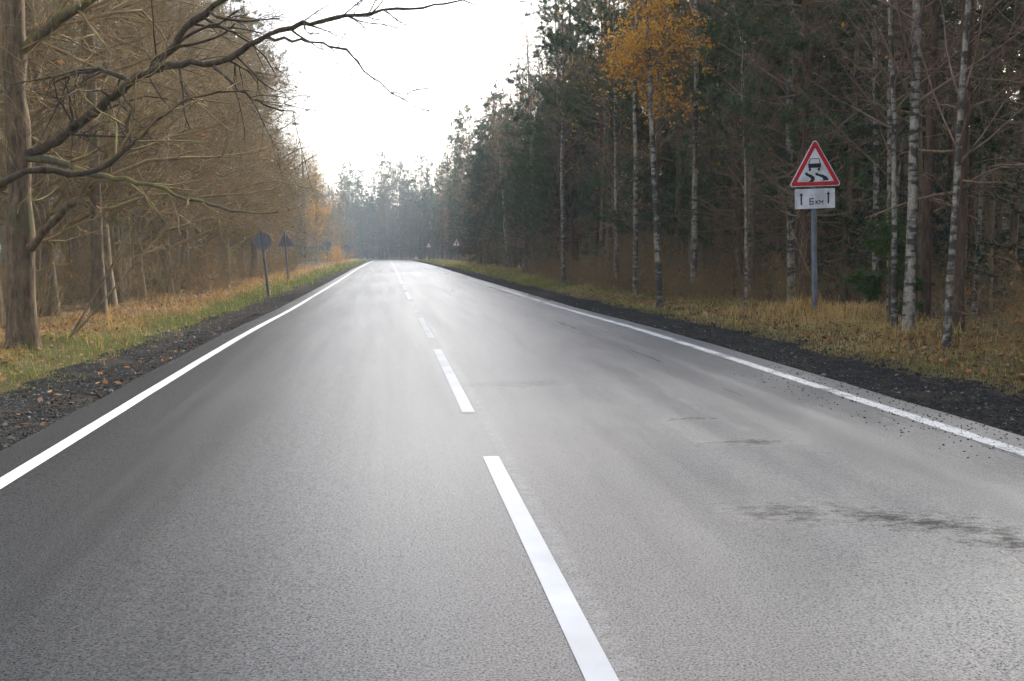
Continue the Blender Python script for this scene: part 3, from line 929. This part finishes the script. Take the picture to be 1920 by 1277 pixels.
def main_sign():
    x, y = 8.83, 21.24
    root = empty('warning_sign', (x, y, gz(x, y) - .02), (0, R(-2.0), R(-4)))
    k = .0112
    link('post', pole_mesh('sign_post', .056, 3.25), root)
    cu = .01
    f0 = -.085
    # outline panel, then the printed layers in front of it
    w0, h0, v0 = 1.03, .905, 2.605
    tp = link('triangle_panel', slab(round_poly(tri(cu, v0, w0 + .07, h0 + .075), .05), f0, f0 + .022).mesh('triangle_panel', M['sign_white'], False), root)
    def inset(cu, v0, w_, h_, d):   # triangle moved in by d on every side
        hh = math.hypot(w_ / 2, h_); tip = d * hh / (w_ / 2)
        s = (h_ - d - tip) / h_
        return tri(cu, v0 + d, w_ * s, h_ * s)
    link('red_border', slab(round_poly(inset(cu, v0, w0 + .07, h0 + .075, .016), .042), f0 - .003, f0 - .0005).mesh('red_border', M['sign_red'], False), tp)
    link('white_field', slab(round_poly(inset(cu, v0, w0 + .07, h0 + .075, .096), .012), f0 - .006, f0 - .0035).mesh('white_field', M['sign_white'], False), tp)
    fy0, fy1 = f0 - .009, f0 - .0065
    def U(px, py):   # sign picture in units of the printed face (u right, v up) from the face's base centre
        return (cu + (px - 238) * .00307 , v0 + .05 + (330 - py) * .00307)
    g = Geo()
    slab([U(190, 196), U(276, 194), U(277, 222), U(191, 224)], fy0, fy1, g)                      # car body
    for a, c in (((193, 196), (207, 164)), ((207, 164), (262, 163)), ((262, 163), (272, 195))): bar(g, U(*a), U(*c), .014, fy0 - .0003, fy1 + .0003)
    for wx in (201, 262):
        c = U(wx, 234); slab([(c[0] + .026 * math.cos(t), c[1] + .034 * math.sin(t)) for t in np.arange(12) / 12 * 2 * math.pi], fy0, fy1, g)
    link('car_symbol', g.mesh('car_symbol', M['sign_black'], False), tp)
    for pts in ([(165, 258), (182, 252), (190, 262), (212, 270), (230, 282), (234, 298), (224, 314), (190, 316), (206, 304), (208, 294), (196, 284), (174, 272)],
                [(234, 262), (252, 254), (258, 264), (290, 271), (314, 284), (327, 300), (326, 308), (284, 309), (292, 300), (284, 290), (262, 280), (242, 274)]):
        link('skid_mark', slab([U(*q) for q in pts][::-1], fy0, fy1).mesh('skid_mark', M['sign_black'], False), tp)
    # plate
    pw, ph, pv = .83, .405, 2.155
    pu = .0
    q = link('distance_plate', slab(round_poly([(pu - pw / 2, pv), (pu + pw / 2, pv), (pu + pw / 2, pv + ph), (pu - pw / 2, pv + ph)], .03), f0, f0 + .02).mesh('distance_plate', M['sign_white'], False), root)
    def V(px, py): return (pu - pw / 2 + (px - 106) / 276 * pw, pv + (497 - py) / 135 * ph)
    for ax in (149, 336):
        g = Geo()
        c = V(ax, 468)[0]; dy = 4 if ax > 200 else 0
        yb, yt = V(0, 470 - dy)[1], V(0, 388 - dy)[1]
        slab([(c - .017, yb), (c + .017, yb), (c + .017, yt - .05), (c - .017, yt - .05)], fy0 + .006, fy1 + .006, g)
        slab([(c - .042, yt - .055), (c + .042, yt - .055), (c, yt)], fy0 + .0056, fy1 + .0064, g)
        link('arrow', g.mesh('plate_arrow', M['sign_black'], False), q)
    y0, y1 = fy0 + .006, fy1 + .006
    def strokes(name, segs, wd):
        g = Geo()
        for n_, (a, c) in enumerate(segs):
            a, c = np.array(V(*a)), np.array(V(*c)); d = unit(c - a) * wd / 2
            bar(g, a - d, c + d, wd, y0 - .0002 * n_, y1 + .0002 * n_)
        link(name, g.mesh(name, M['sign_black'], False), q)
    strokes('digit_six', [((233, 430), (208, 430)), ((208, 430), (208, 468)), ((208, 468), (230, 468)), ((230, 468), (230, 447)), ((230, 447), (208, 447))], .019)
    strokes('letter_k', [((250, 443), (250, 466)), ((269, 443), (252, 455)), ((252, 455), (269, 466))], .015)
    strokes('letter_m', [((277, 466), (277, 443)), ((277, 443), (287, 456)), ((287, 456), (298, 443)), ((298, 443), (298, 466))], .015)
    # clamps behind
    g = Geo(); box(g, (0, -.035, 0), (.085, .03, .025)); cm_ = g.mesh('sign_clamp', M['sign_back'], False)
    for v in (2.3, 2.75, 3.05): link('clamp', cm_, root, (0, 0, v))
    tag(root, 'red bordered slippery road triangle above a 6 km plate on grey post', 'road sign')
    taken.append((x, y))
main_sign()

def small_sign(x, y, kind, size, h, label, lean=0.0, back=True, rad=.045, group=None):
    root = empty('road_sign', (x, y, gz(x, y) - .02), (0, R(lean), 0))
    link('post', pole_mesh('small_post', rad, h), root)
    s = 1 if back else -1
    fr = s * (rad + .006)
    if kind == 'disc':
        out = [(size * math.cos(t), h - size * 1.02 + size * math.sin(t)) for t in np.arange(28) / 28 * 2 * math.pi]
    else:
        out = round_poly(tri(0, h - size * .84, size, size * .87), .04)
    a, b_ = sorted((fr, fr + s * .018))
    pn = link('panel', slab(out, a, b_).mesh('sign_panel', M['sign_back'] if back else M['sign_white'], False), root)
    if not back:
        v0 = h - size * .84
        front = a
        link('red_border', slab(round_poly(tri(0, v0 + .012, size * .94, size * .82), .035), front - .004, front - .001).mesh('red_rim', M['sign_red'], False), pn)
        link('white_field', slab(round_poly(tri(0, v0 + .055, size * .78, size * .68), .012), front - .008, front - .0045).mesh('rim_white', M['sign_white'], False), pn)
        g = Geo(); slab([(-.06, v0 + .13), (.06, v0 + .13), (.06, v0 + .36), (0, v0 + .44), (-.06, v0 + .36)], front - .012, front -   .012, g)
        link('dark_symbol', g.mesh('dark_symbol', M['sign_black'], False), pn)
    else:
        g = Geo(); box(g, (0, s * .02, h - size * .6), (size * .5 if kind == 'disc' else size * .25, rad + .012 - .02, .02)); link('bracket', g.mesh('sign_bracket', M['sign_back'], False), root)
    tag(root, label, 'road sign', group)
    taken.append((x, y))
small_sign(-3.96, 36.76, 'disc', .30, 2.25, 'leaning post with the grey back of a round sign near the grass edge', -5.0)
small_sign(-4.85, 54.1, 'tri', .86, 2.55, 'post with the grey back of a triangular sign beyond the round one', -3.0)
small_sign(-6.0, 112.0, 'disc', .36, 2.6, 'far pale round sign half hidden by the small orange bush', 0, rad=.05)
small_sign(-4.3, 119.0, 'disc', .36, 2.3, 'far bluish back of a round sign past the orange bush', 0, rad=.05)
small_sign(8.3, 128.0, 'tri', .95, 2.9, 'far triangular warning sign on the grass at the bend side', 1.5, False, .06)
small_sign(7.5, 190.0, 'tri', .95, 3.2, 'tiny farthest triangular sign close to where the road ends', 0, False, .06)

# ------------------------------------------------------------------ named trees on the right
def img_birch(seed, x, y, h, rad, label, lean=(0, 0), curve=0.0, leaves=30, low=.25, n1=36, lmat='orange_leaf', blen=2.7):
    p = make_birch(seed, h, rad, n1, leaves, lmat, low, lean, curve, .052, blen)
    return put(p, x, y, label, 'birch tree', None, 0.0)
img_birch(101, 9.82, 25.03, 16, .105, 'birch whose pale trunk rises just behind the slippery road sign', (-.045, 0), .05)
img_birch(102, 8.37, 16.32, 17, .088, 'thickest white birch trunk with black scars beside the young green pine', (-.02, 0), .06, 10, .16)
img_birch(103, 8.35, 16.75, 15, .048, 'thin birch stem rising close against the thickest white birch', (-.045, 0), .05, 10, .14)
img_birch(104, 9.53, 19.34, 15, .052, 'slim straight birch between the road sign and the thickest birch', (-.035, 0), .03, 20, .18)
img_birch(105, 7.87, 14.23, 15, .05, 'crooked slender birch nearest the verge with a kinked lower stem', (-.01, 0), .10, 10, .16)
img_birch(106, 8.66, 29.51, 17, .095, 'straight white birch standing alone in front of dark spruces', (-.012, 0), .05, 100, .2)
img_birch(107, 7.1, 27.2, 14.5, .085, 'birch crowned with dense orange leaves leaning towards the road', (-.055, .03), .04, 5600, .30, 46, 'orange_leaf', 1.3)
img_birch(108, 8.0, 33.8, 15.5, .09, 'taller orange leaved birch behind the leaning one', (-.02, .01), .04, 6000, .32, 46, 'orange_leaf', 1.3)
img_birch(109, 8.32, 38.2, 15, .095, 'white trunked birch with a few golden leaves low on its stem', (-.015, .01), .03, 600, .2)
img_birch(110, 7.9, 47.31, 15, .10, 'half bare birch with pinkish twigs among the green pines', (-.03, 0), .03, 200, .25, 46, 'rust_leaf')
img_birch(111, 9.0, 79.0, 14, .12, 'leaning pale birch past the dark spruces far up the road', (-.09, 0), .05, 0, .4)
img_birch(112, 9.34, 67.7, 16.5, .11, 'tall bare birch whose pink twiggy top stands against the sky', (-.03, 0), .05, 500, .3, 56, 'rust_leaf')
img_birch(113, 10.3, 72.5, 16.5, .11, 'rust tinged birch top next to the tall pink one', (-.01, 0), .05, 700, .3, 56, 'rust_leaf')
img_birch(114, 8.04, 23.2, 7.5, .035, 'very thin sapling birch left of the signed post', (-.06, 0), .06, 30, .3, 16)
img_birch(115, 10.8, 22.6, 14, .075, 'pale birch right of the post seen through twigs', (-.03, 0), .06, 20, .2)

def img_pine(seed, x, y, h, rad, label, low=.4, spread=2.3, tuft=1000):
    return put(make_pine(seed, h, rad, low, spread, tuft), x, y, label, 'pine tree')
img_pine(121, 9.15, 16.3, 16, .12, 'reddish pine trunk directly behind the crooked slender birch', .45)
img_pine(122, 9.2, 14.2, 16, .11, 'dark pine trunk at the far edge of the picture', .4)
img_pine(123, 10.2, 19.3, 16, .11, 'brown pine trunk hidden behind the thickest white birch', .42)
img_pine(124, 9.4, 58.5, 15.2, .16, 'tall bright green pine rising to the top of the wood edge', .25, 2.3, 1300)
img_pine(125, 9.0, 53.0, 13.5, .14, 'dense green pine just nearer than the tallest bright one', .2, 2.2, 1300)
ysp = make_spruce(131, 2.1, .025, .15, .85, 30, 16, 'young_needle', 'young_pine', .13)
put(ysp, 9.0, 18.3, 'small bright green young pine at the foot of the white birches', 'pine tree')

# orange trees on the left and the small bush
put(BIRCH_GOLD[1], -6.6, 104.0, 'orange crowned birch standing behind the small signs across the road', 'birch tree', None, 1.0, .78)
put(BIRCH_GOLD[1], -8.2, 127.0, 'duller orange birch further along the same verge', 'birch tree', None, 2.0, .6)
put(make_shrub(141, 2.2, 22, 2600, 'orange_leaf', 'birch_twig'), -5.1, 113.5, 'small orange leaved bush beside the far round signs', 'bush')
put(BIRCH_GOLD[0], 10.2, 172.0, 'distant orange birch against the blue grey end of the wood', 'birch tree', None, 1.0, .62)
put(BIRCH_GOLD[0], 10.8, 118.0, 'gold topped birch behind the far dark spruces', 'birch tree', None, 1.0, .95)
put(BIRCH[0], -6.0, 18.3, 'pale lit birch trunk close behind the big oak', 'birch tree', None, 0, 1.05)
put(BARE_TALL[0], -6.3, 24.4, 'grey leafless tree with forking trunk beyond the oak', 'tree', None, 0, 1.15)

# ------------------------------------------------------------------ the woods on both sides
LBL = {
    'bare': 'leafless brown tree of the wood', 'tallbare': 'slender leafless tree of the wood',
    'birch': 'bare white birch of the wood', 'rust': 'rust leaved birch of the wood',
    'pine': 'dark green pine of the wood', 'spruce': 'dark spruce of the wood', 'gold': 'golden birch of the wood', 'thin': 'thin pale young birch of the wood'}
CAT = {'bare': 'tree', 'tallbare': 'tree', 'birch': 'birch tree', 'rust': 'birch tree', 'pine': 'pine tree', 'spruce': 'spruce tree', 'gold': 'birch tree', 'thin': 'birch tree'}
POOL = {'bare': BARE_EDGE, 'tallbare': BARE_TALL, 'birch': BIRCH, 'rust': BIRCH_RUST, 'pine': PINE, 'pinelow': PINE_LOW, 'spruce': SPRUCE[:2], 'smallspruce': SPRUCE[2:], 'gold': BIRCH_GOLD, 'thin': THIN}
def zone(side, x, y):
    if side == 'end': return 'past the bend' if x < 0 else 'before the bend'
    s = x - float(road_x(y))
    deep = (s < -11.5) if side == 'left' else (s > 13.0)
    if side == 'left':
        for lim, t_ in ((30, 'by the oak'), (48, 'by the round sign back'), (75, 'by the triangular sign back'), (135, 'by the far orange birch')):
            if y < lim: break
        else: t_ = 'towards the bend'
    else:
        for lim, t_ in ((20, 'by the thickest birch'), (28, 'by the slippery road sign'), (42, 'by the orange birches'), (62, 'by the tall bright pine'), (100, 'by the pink birch top'), (160, 'by the far triangle')):
            if y < lim: break
        else: t_ = 'towards the bend'
    return t_ + (' deep inside' if deep else ' at the edge')
def wood(kind, x, y, side, sc=1.0):
    key = {'pinelow': 'pine', 'smallspruce': 'spruce', 'thin': 'thin'}.get(kind, kind)
    lab = LBL[key].replace('the wood', 'the ' + {'left': 'left', 'right': 'right', 'end': 'far'}[side] + ' wood') + ', ' + zone(side, x, y)
    o = put(rnd.choice(POOL[kind]), x, y, lab, CAT[key], {'bare': 'leafless trees', 'tallbare': 'slender leafless trees', 'birch': 'bare birches', 'rust': 'rusty birches', 'pine': 'pines', 'spruce': 'spruces', 'gold': 'golden birches', 'thin': 'thin young birches'}[key] + ', ' + zone(side, x, y), None, sc * rnd.uniform(.88, 1.12), (rnd.uniform(-.03, .03), rnd.uniform(-.03, .03)))
    return o

def fill(side, n, xr, yr, dmin, mixk, fov=None, tries=60, scale=1.0):
    k = 0
    for _ in range(n * tries):
        if k >= n: break
        y = rnd.uniform(*yr); x = rnd.uniform(*xr)
        if fov and not fov(x, y): continue
        X = x + float(road_x(y))
        if not free(X, y, dmin): continue
        wood(rnd.choices([m[0] for m in mixk], [m[1] for m in mixk])[0], X, y, side, scale); k += 1
    return k

vis_r = lambda x, y: x < .70 * y + 3
vis_l = lambda x, y: x > -.42 * y - 3
# left: an edge of spreading leafless trees, thinner trunks and a few pines behind
for y in np.concatenate([np.arange(21.5, 58, 3.3), np.arange(60, 100, 5)]):
    y = float(y); x = -7.0 - rnd.uniform(0, 1.0) - max(0, y - 45) * .07
    if free(x, y, 1.2): wood('bare', x, y, 'left', 1.0 - max(0, y - 40) * .004).rotation_euler.z = rnd.uniform(-.7, .7)
fill('left', 44, (-14, -7.2), (17, 70), 1.5, [('bare', 3), ('tallbare', 5), ('pine', 1.5), ('birch', 1)], vis_l)
fill('left', 40, (-28, -14), (34, 95), 1.9, [('tallbare', 5), ('pine', 3), ('bare', 2)], vis_l)
fill('left', 56, (-14, -8.8), (68, 225), 1.8, [('bare', 1.8), ('tallbare', 1), ('pinelow', 3), ('smallspruce', 1.2), ('rust', 2), ('birch', .5), ('spruce', .8)], None, 60, .92)
fill('left', 30, (-26, -13), (90, 255), 3.0, [('pine', 3), ('spruce', 1), ('tallbare', 1), ('rust', 1)], None, 60, .85)
# right: birches and pines over dark spruces
fill('right', 26, (8.9, 11), (13, 60), 1.0, [('birch', 1), ('tallbare', 3), ('thin', 4), ('pinelow', 1.3), ('pine', .8)], vis_r)
fill('right', 44, (10.0, 14), (13, 50), 1.0, [('birch', .9), ('pine', 2.2), ('tallbare', 3), ('thin', 2), ('pinelow', 2.4), ('spruce', 1.2), ('smallspruce', .8)], vis_r)
fill('right', 76, (14, 26), (18, 64), 1.4, [('birch', .5), ('pine', 3), ('tallbare', 3), ('pinelow', 2.2), ('spruce', 2.2)], vis_r)
fill('right', 56, (26, 46), (34, 95), 2.1, [('pine', 3), ('pinelow', 2), ('spruce', 2.5), ('tallbare', 1)], vis_r)
fill('right', 24, (8.9, 11.6), (36, 110), 1.5, [('pinelow', 3), ('spruce', 3), ('smallspruce', 1)])
fill('right', 50, (9.0, 14), (50, 115), 1.2, [('birch', 2), ('rust', 2), ('pine', 1.2), ('pinelow', 2), ('spruce', 1), ('gold', .25), ('thin', 1)], None, 60, 1.08)
fill('right', 56, (10.0, 15), (110, 232), 1.8, [('rust', 2.4), ('birch', 1.2), ('pinelow', 2.2), ('pine', 1.4), ('spruce', 2.4)], None, 60, 1.15)
fill('right', 40, (15, 28), (70, 250), 2.6, [('pine', 3), ('spruce', 2), ('pinelow', 1)])
# far wood closing the road
fill('end', 70, (8, 30), (228, 300), 1.7, [('pine', 2), ('pinelow', 3), ('spruce', 6), ('rust', 1.3), ('birch', .8)], lambda x, y: x < 34, 60, 1.4)
k = 0
for _ in range(4000):
    if k >= 84: break
    x, y = rnd.uniform(-52, 12), rnd.uniform(284, 325)
    if x < float(road_x(y)) + 9 or not free(x, y, 1.6): continue
    wood(rnd.choices(['pine', 'pinelow', 'spruce', 'rust', 'birch'], [2, 3, 6, 1, .5])[0], x, y, 'end', 1.3); k += 1

# the same woods go on beside and behind the camera
fill('right', 24, (9.2, 16), (2, 14), 1.2, [('pine', 4), ('tallbare', 2), ('pinelow', 2)], lambda x, y: x > .66 * y + 1.5)
fill('right', 12, (10, 17), (-26, 2), 2.2, [('pine', 3), ('birch', 2), ('tallbare', 2)])
fill('left', 12, (-14, -7.5), (-26, 12), 2.2, [('tallbare', 3), ('pine', 1)])

fill('end', 44, (-40, 26), (255, 318), 1.6, [('smallspruce', 2), ('pinelow', 2), ('spruce', 2)], lambda x, y: abs(x) > 8.5, 60, 1.7)

# undergrowth shrubs and saplings
def brush(n, xr, yr, dmin, side, fov=None, protos=SHRUB, scl=1.0):
    k = 0
    for _ in range(n * 50):
        if k >= n: break
        y = rnd.uniform(*yr); x = rnd.uniform(*xr)
        if fov and not fov(x, y): continue
        if not free(x, y, dmin): continue
        put(rnd.choice(protos), x, y, 'leafless twiggy shrub of the %s wood, ' % side + zone(side, x, y), 'shrub', 'undergrowth shrubs of the %s wood, ' % side + zone(side, x, y), None, rnd.uniform(.7, 1.25) * scl); k += 1
brush(60, (-9.5, -6.0), (17, 75), .55, 'left', vis_l)
brush(26, (-15, -9), (24, 80), 1.0, 'left', vis_l, SHRUB, 1.2)
brush(24, (-9, -7.2), (75, 200), 1.2, 'left')
brush(70, (8.5, 13), (12, 60), .45, 'right', vis_r)
brush(44, (14, 30), (20, 75), 1.0, 'right', vis_r, SHRUB, 1.3)
brush(46, (8.1, 9.4), (11, 60), .3, 'right', vis_r, [SHRUB[3]], .75)
brush(26, (8.6, 11.5), (55, 130), 1.0, 'right')

for i, (x, y, tx, ty, lab) in enumerate(((-5.0, 17.4, .5, .55, 'thin bare sapling leaning out from the foot of the oak'), (-5.3, 18.6, .3, .75, 'second leaning sapling crossing the lower stems by the oak'),
                                   (9.7, 22.6, .1, -.35, 'crooked thin sapling leaning behind the sign post'))):
    r = np.random.default_rng(300 + i)
    T, TR = trunk_line(r, 3.6, .022, 12, .03, (0, 0), 1.2, .25)
    g = Geo(); tubes(g, T, TR, 6)
    A, AR = spawn(r, T, TR, 12, (.35, 1), (25, 60), .8, 5, .14, (0, 0, .03), .5, .004, .4)
    B_, BR = spawn(r, A, AR, 50, (.2, 1), (25, 60), .3, 3, .18, (0, 0, 0), .6, .0026, .5)
    b = Geo(); tubes(b, A, AR, 4); tubes(b, B_, BR, 3)
    put(Proto('sapling', [('trunk', g.mesh('sapling_stem', M['dead_wood'])), ('crown', b.mesh('sapling_twigs', M['twig']))]), x, y, lab, 'sapling', None, 0, 1, (tx * .6 - .3, ty))

# far-off wood behind everything: a mass of stems, twigs and needles nobody could count
def far_wood():
    r = np.random.default_rng(400)
    spots = []
    def band(n, xr, yr, cond):
        c = 0
        while c < n:
            x, y = r.uniform(*xr), r.uniform(*yr)
            if cond(x, y): spots.append((x, y)); c += 1
    band(330, (28, 90), (30, 150), lambda x, y: x < .75 * y + 6 and x > 26 + (46 - 26) * (y < 92) * (y > 34))
    band(130, (22, 60), (150, 300), lambda x, y: True)
    band(150, (-75, -24), (60, 270), lambda x, y: x > -.45 * y - 8 and x < -26)
    band(300, (-70, 45), (300, 335), lambda x, y: x > float(road_x(y)) + 12)
    S = np.array(spots); n = len(S)
    h = r.uniform(11, 17, n)
    z0 = ground_z(S[:, 0], S[:, 1])
    P = 5
    pts = np.stack([np.stack([S[:, 0] + r.normal(0, .12, n), S[:, 1] + r.normal(0, .12, n), z0 - .2 + h * t], -1) for t in np.linspace(0, 1, P)], 1)
    rad = r.uniform(.1, .2, n)[:, None] * np.linspace(1, .2, P)[None]
    g = Geo(); tubes(g, pts, rad, 5)
    A, AR = spawn(r, pts, rad, n * 17, (.05, .98), (55, 95), lambda t: 2.5 * (1.2 - .85 * t), 3, .12, (0, 0, .0), .25, .012, .3)
    tubes(g, A, AR, 3)
    m = link('distant_wood_stems', g.mesh('distant_wood_stems', M['grey_bark']))
    q = Geo(); c, d = pick(r, A, n * 95, .1); needles(q, r, c, d, 4, .62, .10, 1.0)
    m2 = link('distant_wood_foliage', q.mesh('distant_wood_foliage', M['spruce_needle'], False), m)
    m.name = 'distant_wood'; m2.name = 'foliage'
    tag(m, 'far mass of dark stems and needles deep behind the trees', 'wood', None, 'stuff')
far_wood()

# ------------------------------------------------------------------ grass, litter, stones
def grass():
    r = np.random.default_rng(500)
    P, H_, C_, W_ = [], [], [], []
    def band(n, s0, s1, y0, y1, col, hgt, clump=.2, wmul=1.0):
        nt_ = n // 22
        cy = y0 * (y1 / y0) ** r.random(nt_); cs = r.uniform(s0, s1, nt_)
        tone = r.random(nt_)
        i = r.integers(0, nt_, n)
        far = 1 + cy[i] / 60
        y = cy[i] + r.normal(0, clump, n) * far; s = cs[i] + r.normal(0, clump, n)
        x = s + road_x(y)
        # patches of straw and of green
        pat = .5 + .5 * np.sin(x * 1.7 + y * .55 + 1.3) * np.sin(y * .37 - x * .8)
        c = col(s, y, .5 * pat + .5 * tone[i], r.random(n))
        P.append(np.stack([x, y, ground_z(x, y) - .01], -1)); C_.append(c)
        H_.append(hgt * r.uniform(.35, 1.35, n) * (.45 + 1.25 * tone[i] ** 2)); W_.append(wmul * np.maximum(.0028, y * .00024) * r.uniform(.7, 1.4, n))
    green = np.array([.15, .175, .035]); dgreen = np.array([.05, .085, .022]); straw = np.array([.46, .31, .105]); rustc = np.array([.19, .105, .045]); pale = np.array([.58, .46, .22])
    def lerp(a, b_, t): return a * (1 - t[:, None]) + b_ * t[:, None]
    def left(s, y, p, q):
        g_ = lerp(dgreen * 1.2, np.array([.19, .19, .045]), q); d = lerp(rustc, straw, q)
        f = np.clip((-(s + 5.0)) / .8 + (p - .5) * 2.0 + .15, 0, 1)
        f = np.where(q > .93, 1, f)
        return lerp_rows(g_, d, f)
    def right(s, y, p, q):
        g_ = lerp(green, np.array([.2, .2, .05]), q); d = lerp(straw, pale, q * .8); d = np.where((p > .78)[:, None], lerp(rustc, straw, q), d)
        nearness = np.clip(.85 - np.abs(y - 19) / 22, .22, 1)
        f = np.clip(nearness - .12 + (p - .5) * 1.7 - np.clip((7.1 - s) / .6, 0, 1) * .45, 0, 1)
        return lerp_rows(g_, d, f)
    def lerp_rows(a, b_, f): return a * (1 - f[:, None]) + b_ * f[:, None]
    band(30000, -5.3, -3.85, 9, 60, left, .13)
    band(14000, -7.0, -4.9, 11, 60, left, .15)
    band(15000, -6.6, -3.6, 50, 215, left, .26, .25)
    band(36000, 6.55, 8.9, 9.5, 60, right, .09)
    band(9000, 8.0, 9.6, 11, 50, right, .2)
    band(12000, 6.5, 9.8, 45, 215, right, .26, .25)
    # rough tussocks around the sign's mound
    n = 6000
    x = 8.9 + r.normal(0, .8, n); y = 21.2 + r.normal(0, 1.0, n); k = x > 7.3; x, y = x[k], y[k]; n = len(x)
    P.append(np.stack([x, y, ground_z(x, y) - .01], -1)); q = r.random(n); C_.append(np.where((r.random(n) > .72)[:, None], np.array([.17, .10, .04]), lerp_rows(np.tile(np.array([.52, .29, .075]), (n, 1)), np.tile(pale, (n, 1)), q))); H_.append(.30 * r.uniform(.12, 1.0, n) * (1 + .8 * np.sin(x * 4.1) * np.sin(y * 3.3 + x))); W_.append(.006 * r.uniform(.6, 1.3, n))
    P = np.concatenate(P); C_ = np.concatenate(C_); H_ = np.concatenate(H_); W_ = np.concatenate(W_); n = len(P)
    a = r.uniform(0, 2 * np.pi, n); lean = r.uniform(.2, 1.5, n)
    d = np.stack([np.cos(a), np.sin(a), np.zeros(n)], -1); sd = np.stack([-np.sin(a), np.cos(a), np.zeros(n)], -1) * W_[:, None]
    up = np.array([0, 0, 1.])
    mid = P + d * (H_ * lean * .3)[:, None] + up * (H_ * .6)[:, None]
    tip = P + d * (H_ * lean * .95)[:, None] + up * (H_ * np.maximum(.35, 1.05 - lean * .45))[:, None]
    V = np.stack([P - sd, P + sd, mid + sd * .7, mid - sd * .7, tip], 1).reshape(-1, 3)
    i = np.arange(n)[:, None] * 5
    q4 = (i + np.array([[0, 1, 2, 3]])); t3 = (i + np.array([[3, 2, 4]]))
    me = new_mesh('grass', V, np.concatenate([q4.ravel(), t3.ravel()]), np.concatenate([np.full(n, 4), np.full(n, 3)]), M['grass'], np.repeat(C_, 5, 0), False)
    tag(link('grass', me), 'green and straw coloured grass along both verges', 'grass', None, 'stuff')
grass()

def litter():
    r = np.random.default_rng(510)
    xs_, ys_ = [], []
    def add(n, s0, s1, y0, y1):
        y = y0 * (y1 / y0) ** r.random(n); s = r.uniform(s0, s1, n); xs_.append(s + road_x(y)); ys_.append(y)
    add(3600, -6.3, -4.8, 10.5, 40); add(700, -4.8, -3.6, 9, 30); add(6000, -14, -5.5, 14, 70); add(4000, -9, -5.2, 35, 130)
    add(4200, 6.8, 9.2, 10, 40); add(7500, 8.4, 22, 12, 60); add(260, -3.6, -2.9, 6, 30)
    x, y = np.concatenate(xs_), np.concatenate(ys_); n = len(x)
    c = np.stack([x, y, ground_z(x, y) + r.uniform(.015, .06, n)], -1)
    a = r.uniform(0, 2 * np.pi, n); s = (.034 * r.uniform(.6, 1.3, n) * (1 + y / 90))[:, None]
    tl = r.normal(0, .35, (n, 2))
    u = np.stack([np.cos(a), np.sin(a), tl[:, 0]], -1) * s; v = np.stack([-np.sin(a), np.cos(a), tl[:, 1]], -1) * s * .6
    V = np.stack([c - u, c + v, c + u, c - v], 1).reshape(-1, 3)
    g = Geo(); g.add(V, np.arange(n * 4).reshape(-1, 4))
    tag(link('fallen_leaves', g.mesh('fallen_leaves', M['litter_leaf'], False)), 'brown and orange fallen leaves under the trees', 'leaves', None, 'stuff')
litter()

def stones():
    r = np.random.default_rng(520)
    oc = np.array([[1, 0, 0], [-1, 0, 0], [0, 1, 0], [0, -1, 0], [0, 0, 1], [0, 0, -1.]])
    fc = np.array([[0, 2, 4], [2, 1, 4], [1, 3, 4], [3, 0, 4], [2, 0, 5], [1, 2, 5], [3, 1, 5], [0, 3, 5]])
    S, Y = [], []
    for (n, s0, s1, y0, y1) in ((5000, -4.0, -2.84, 5.5, 26), (6000, 5.02, 6.7, 6, 32), (420, 4.45, 5.0, 6.5, 13), (90, 4.0, 4.5, 7, 12), (350, -2.95, -2.8, 5, 18)):
        Y.append(y0 * (y1 / y0) ** r.random(n)); S.append(r.uniform(s0, s1, n))
    s, y = np.concatenate(S), np.concatenate(Y); n = len(s)
    on = (s > EDGE_L) & (s < EDGE_R)
    z = np.where(on, road_top(s, y) + .002, ground_z(s, y) + .04)
    sz = .011 * np.exp(r.normal(0, .5, n)); sz = np.minimum(sz, np.where(on, .010, .04)) * (1 + y / 60)
    v = oc[None] * r.uniform(.6, 1.2, (n, 6, 1)) * sz[:, None, None]
    a = r.uniform(0, 6.28, n); ca, sa = np.cos(a)[:, None], np.sin(a)[:, None]
    V = np.stack([v[..., 0] * ca - v[..., 1] * sa + s[:, None], v[..., 0] * sa + v[..., 1] * ca + y[:, None], v[..., 2] * .7 + z[:, None]], -1).reshape(-1, 3)
    F = (fc[None] + np.arange(n)[:, None, None] * 6).reshape(-1, 3)
    g = Geo(); g.add(V, F)
    tag(link('gravel', g.mesh('gravel', M['stone'], False)), 'loose dark stones on the road shoulders', 'gravel', None, 'stuff')
stones()

# ------------------------------------------------------------------ haze
hz = bpy.data.materials.new('haze_air')
hz.use_nodes = True
t = hz.node_tree
t.nodes.clear()
pv = t.nodes.new('ShaderNodeVolumePrincipled')
pv.inputs['Color'].default_value = (0.78, 0.90, 1.0, 1)
pv.inputs['Density'].default_value = 0.0008
pv.inputs['Anisotropy'].default_value = 0.0
ot = t.nodes.new('ShaderNodeOutputMaterial')
t.links.new(pv.outputs[0], ot.inputs['Volume'])
g = Geo(); box(g, (0, 280, 11), (305, 330, 14.3))
tag(link('haze', g.mesh('haze', hz, False)), 'thin pale haze hanging over the road and woods', 'haze', None, 'stuff')
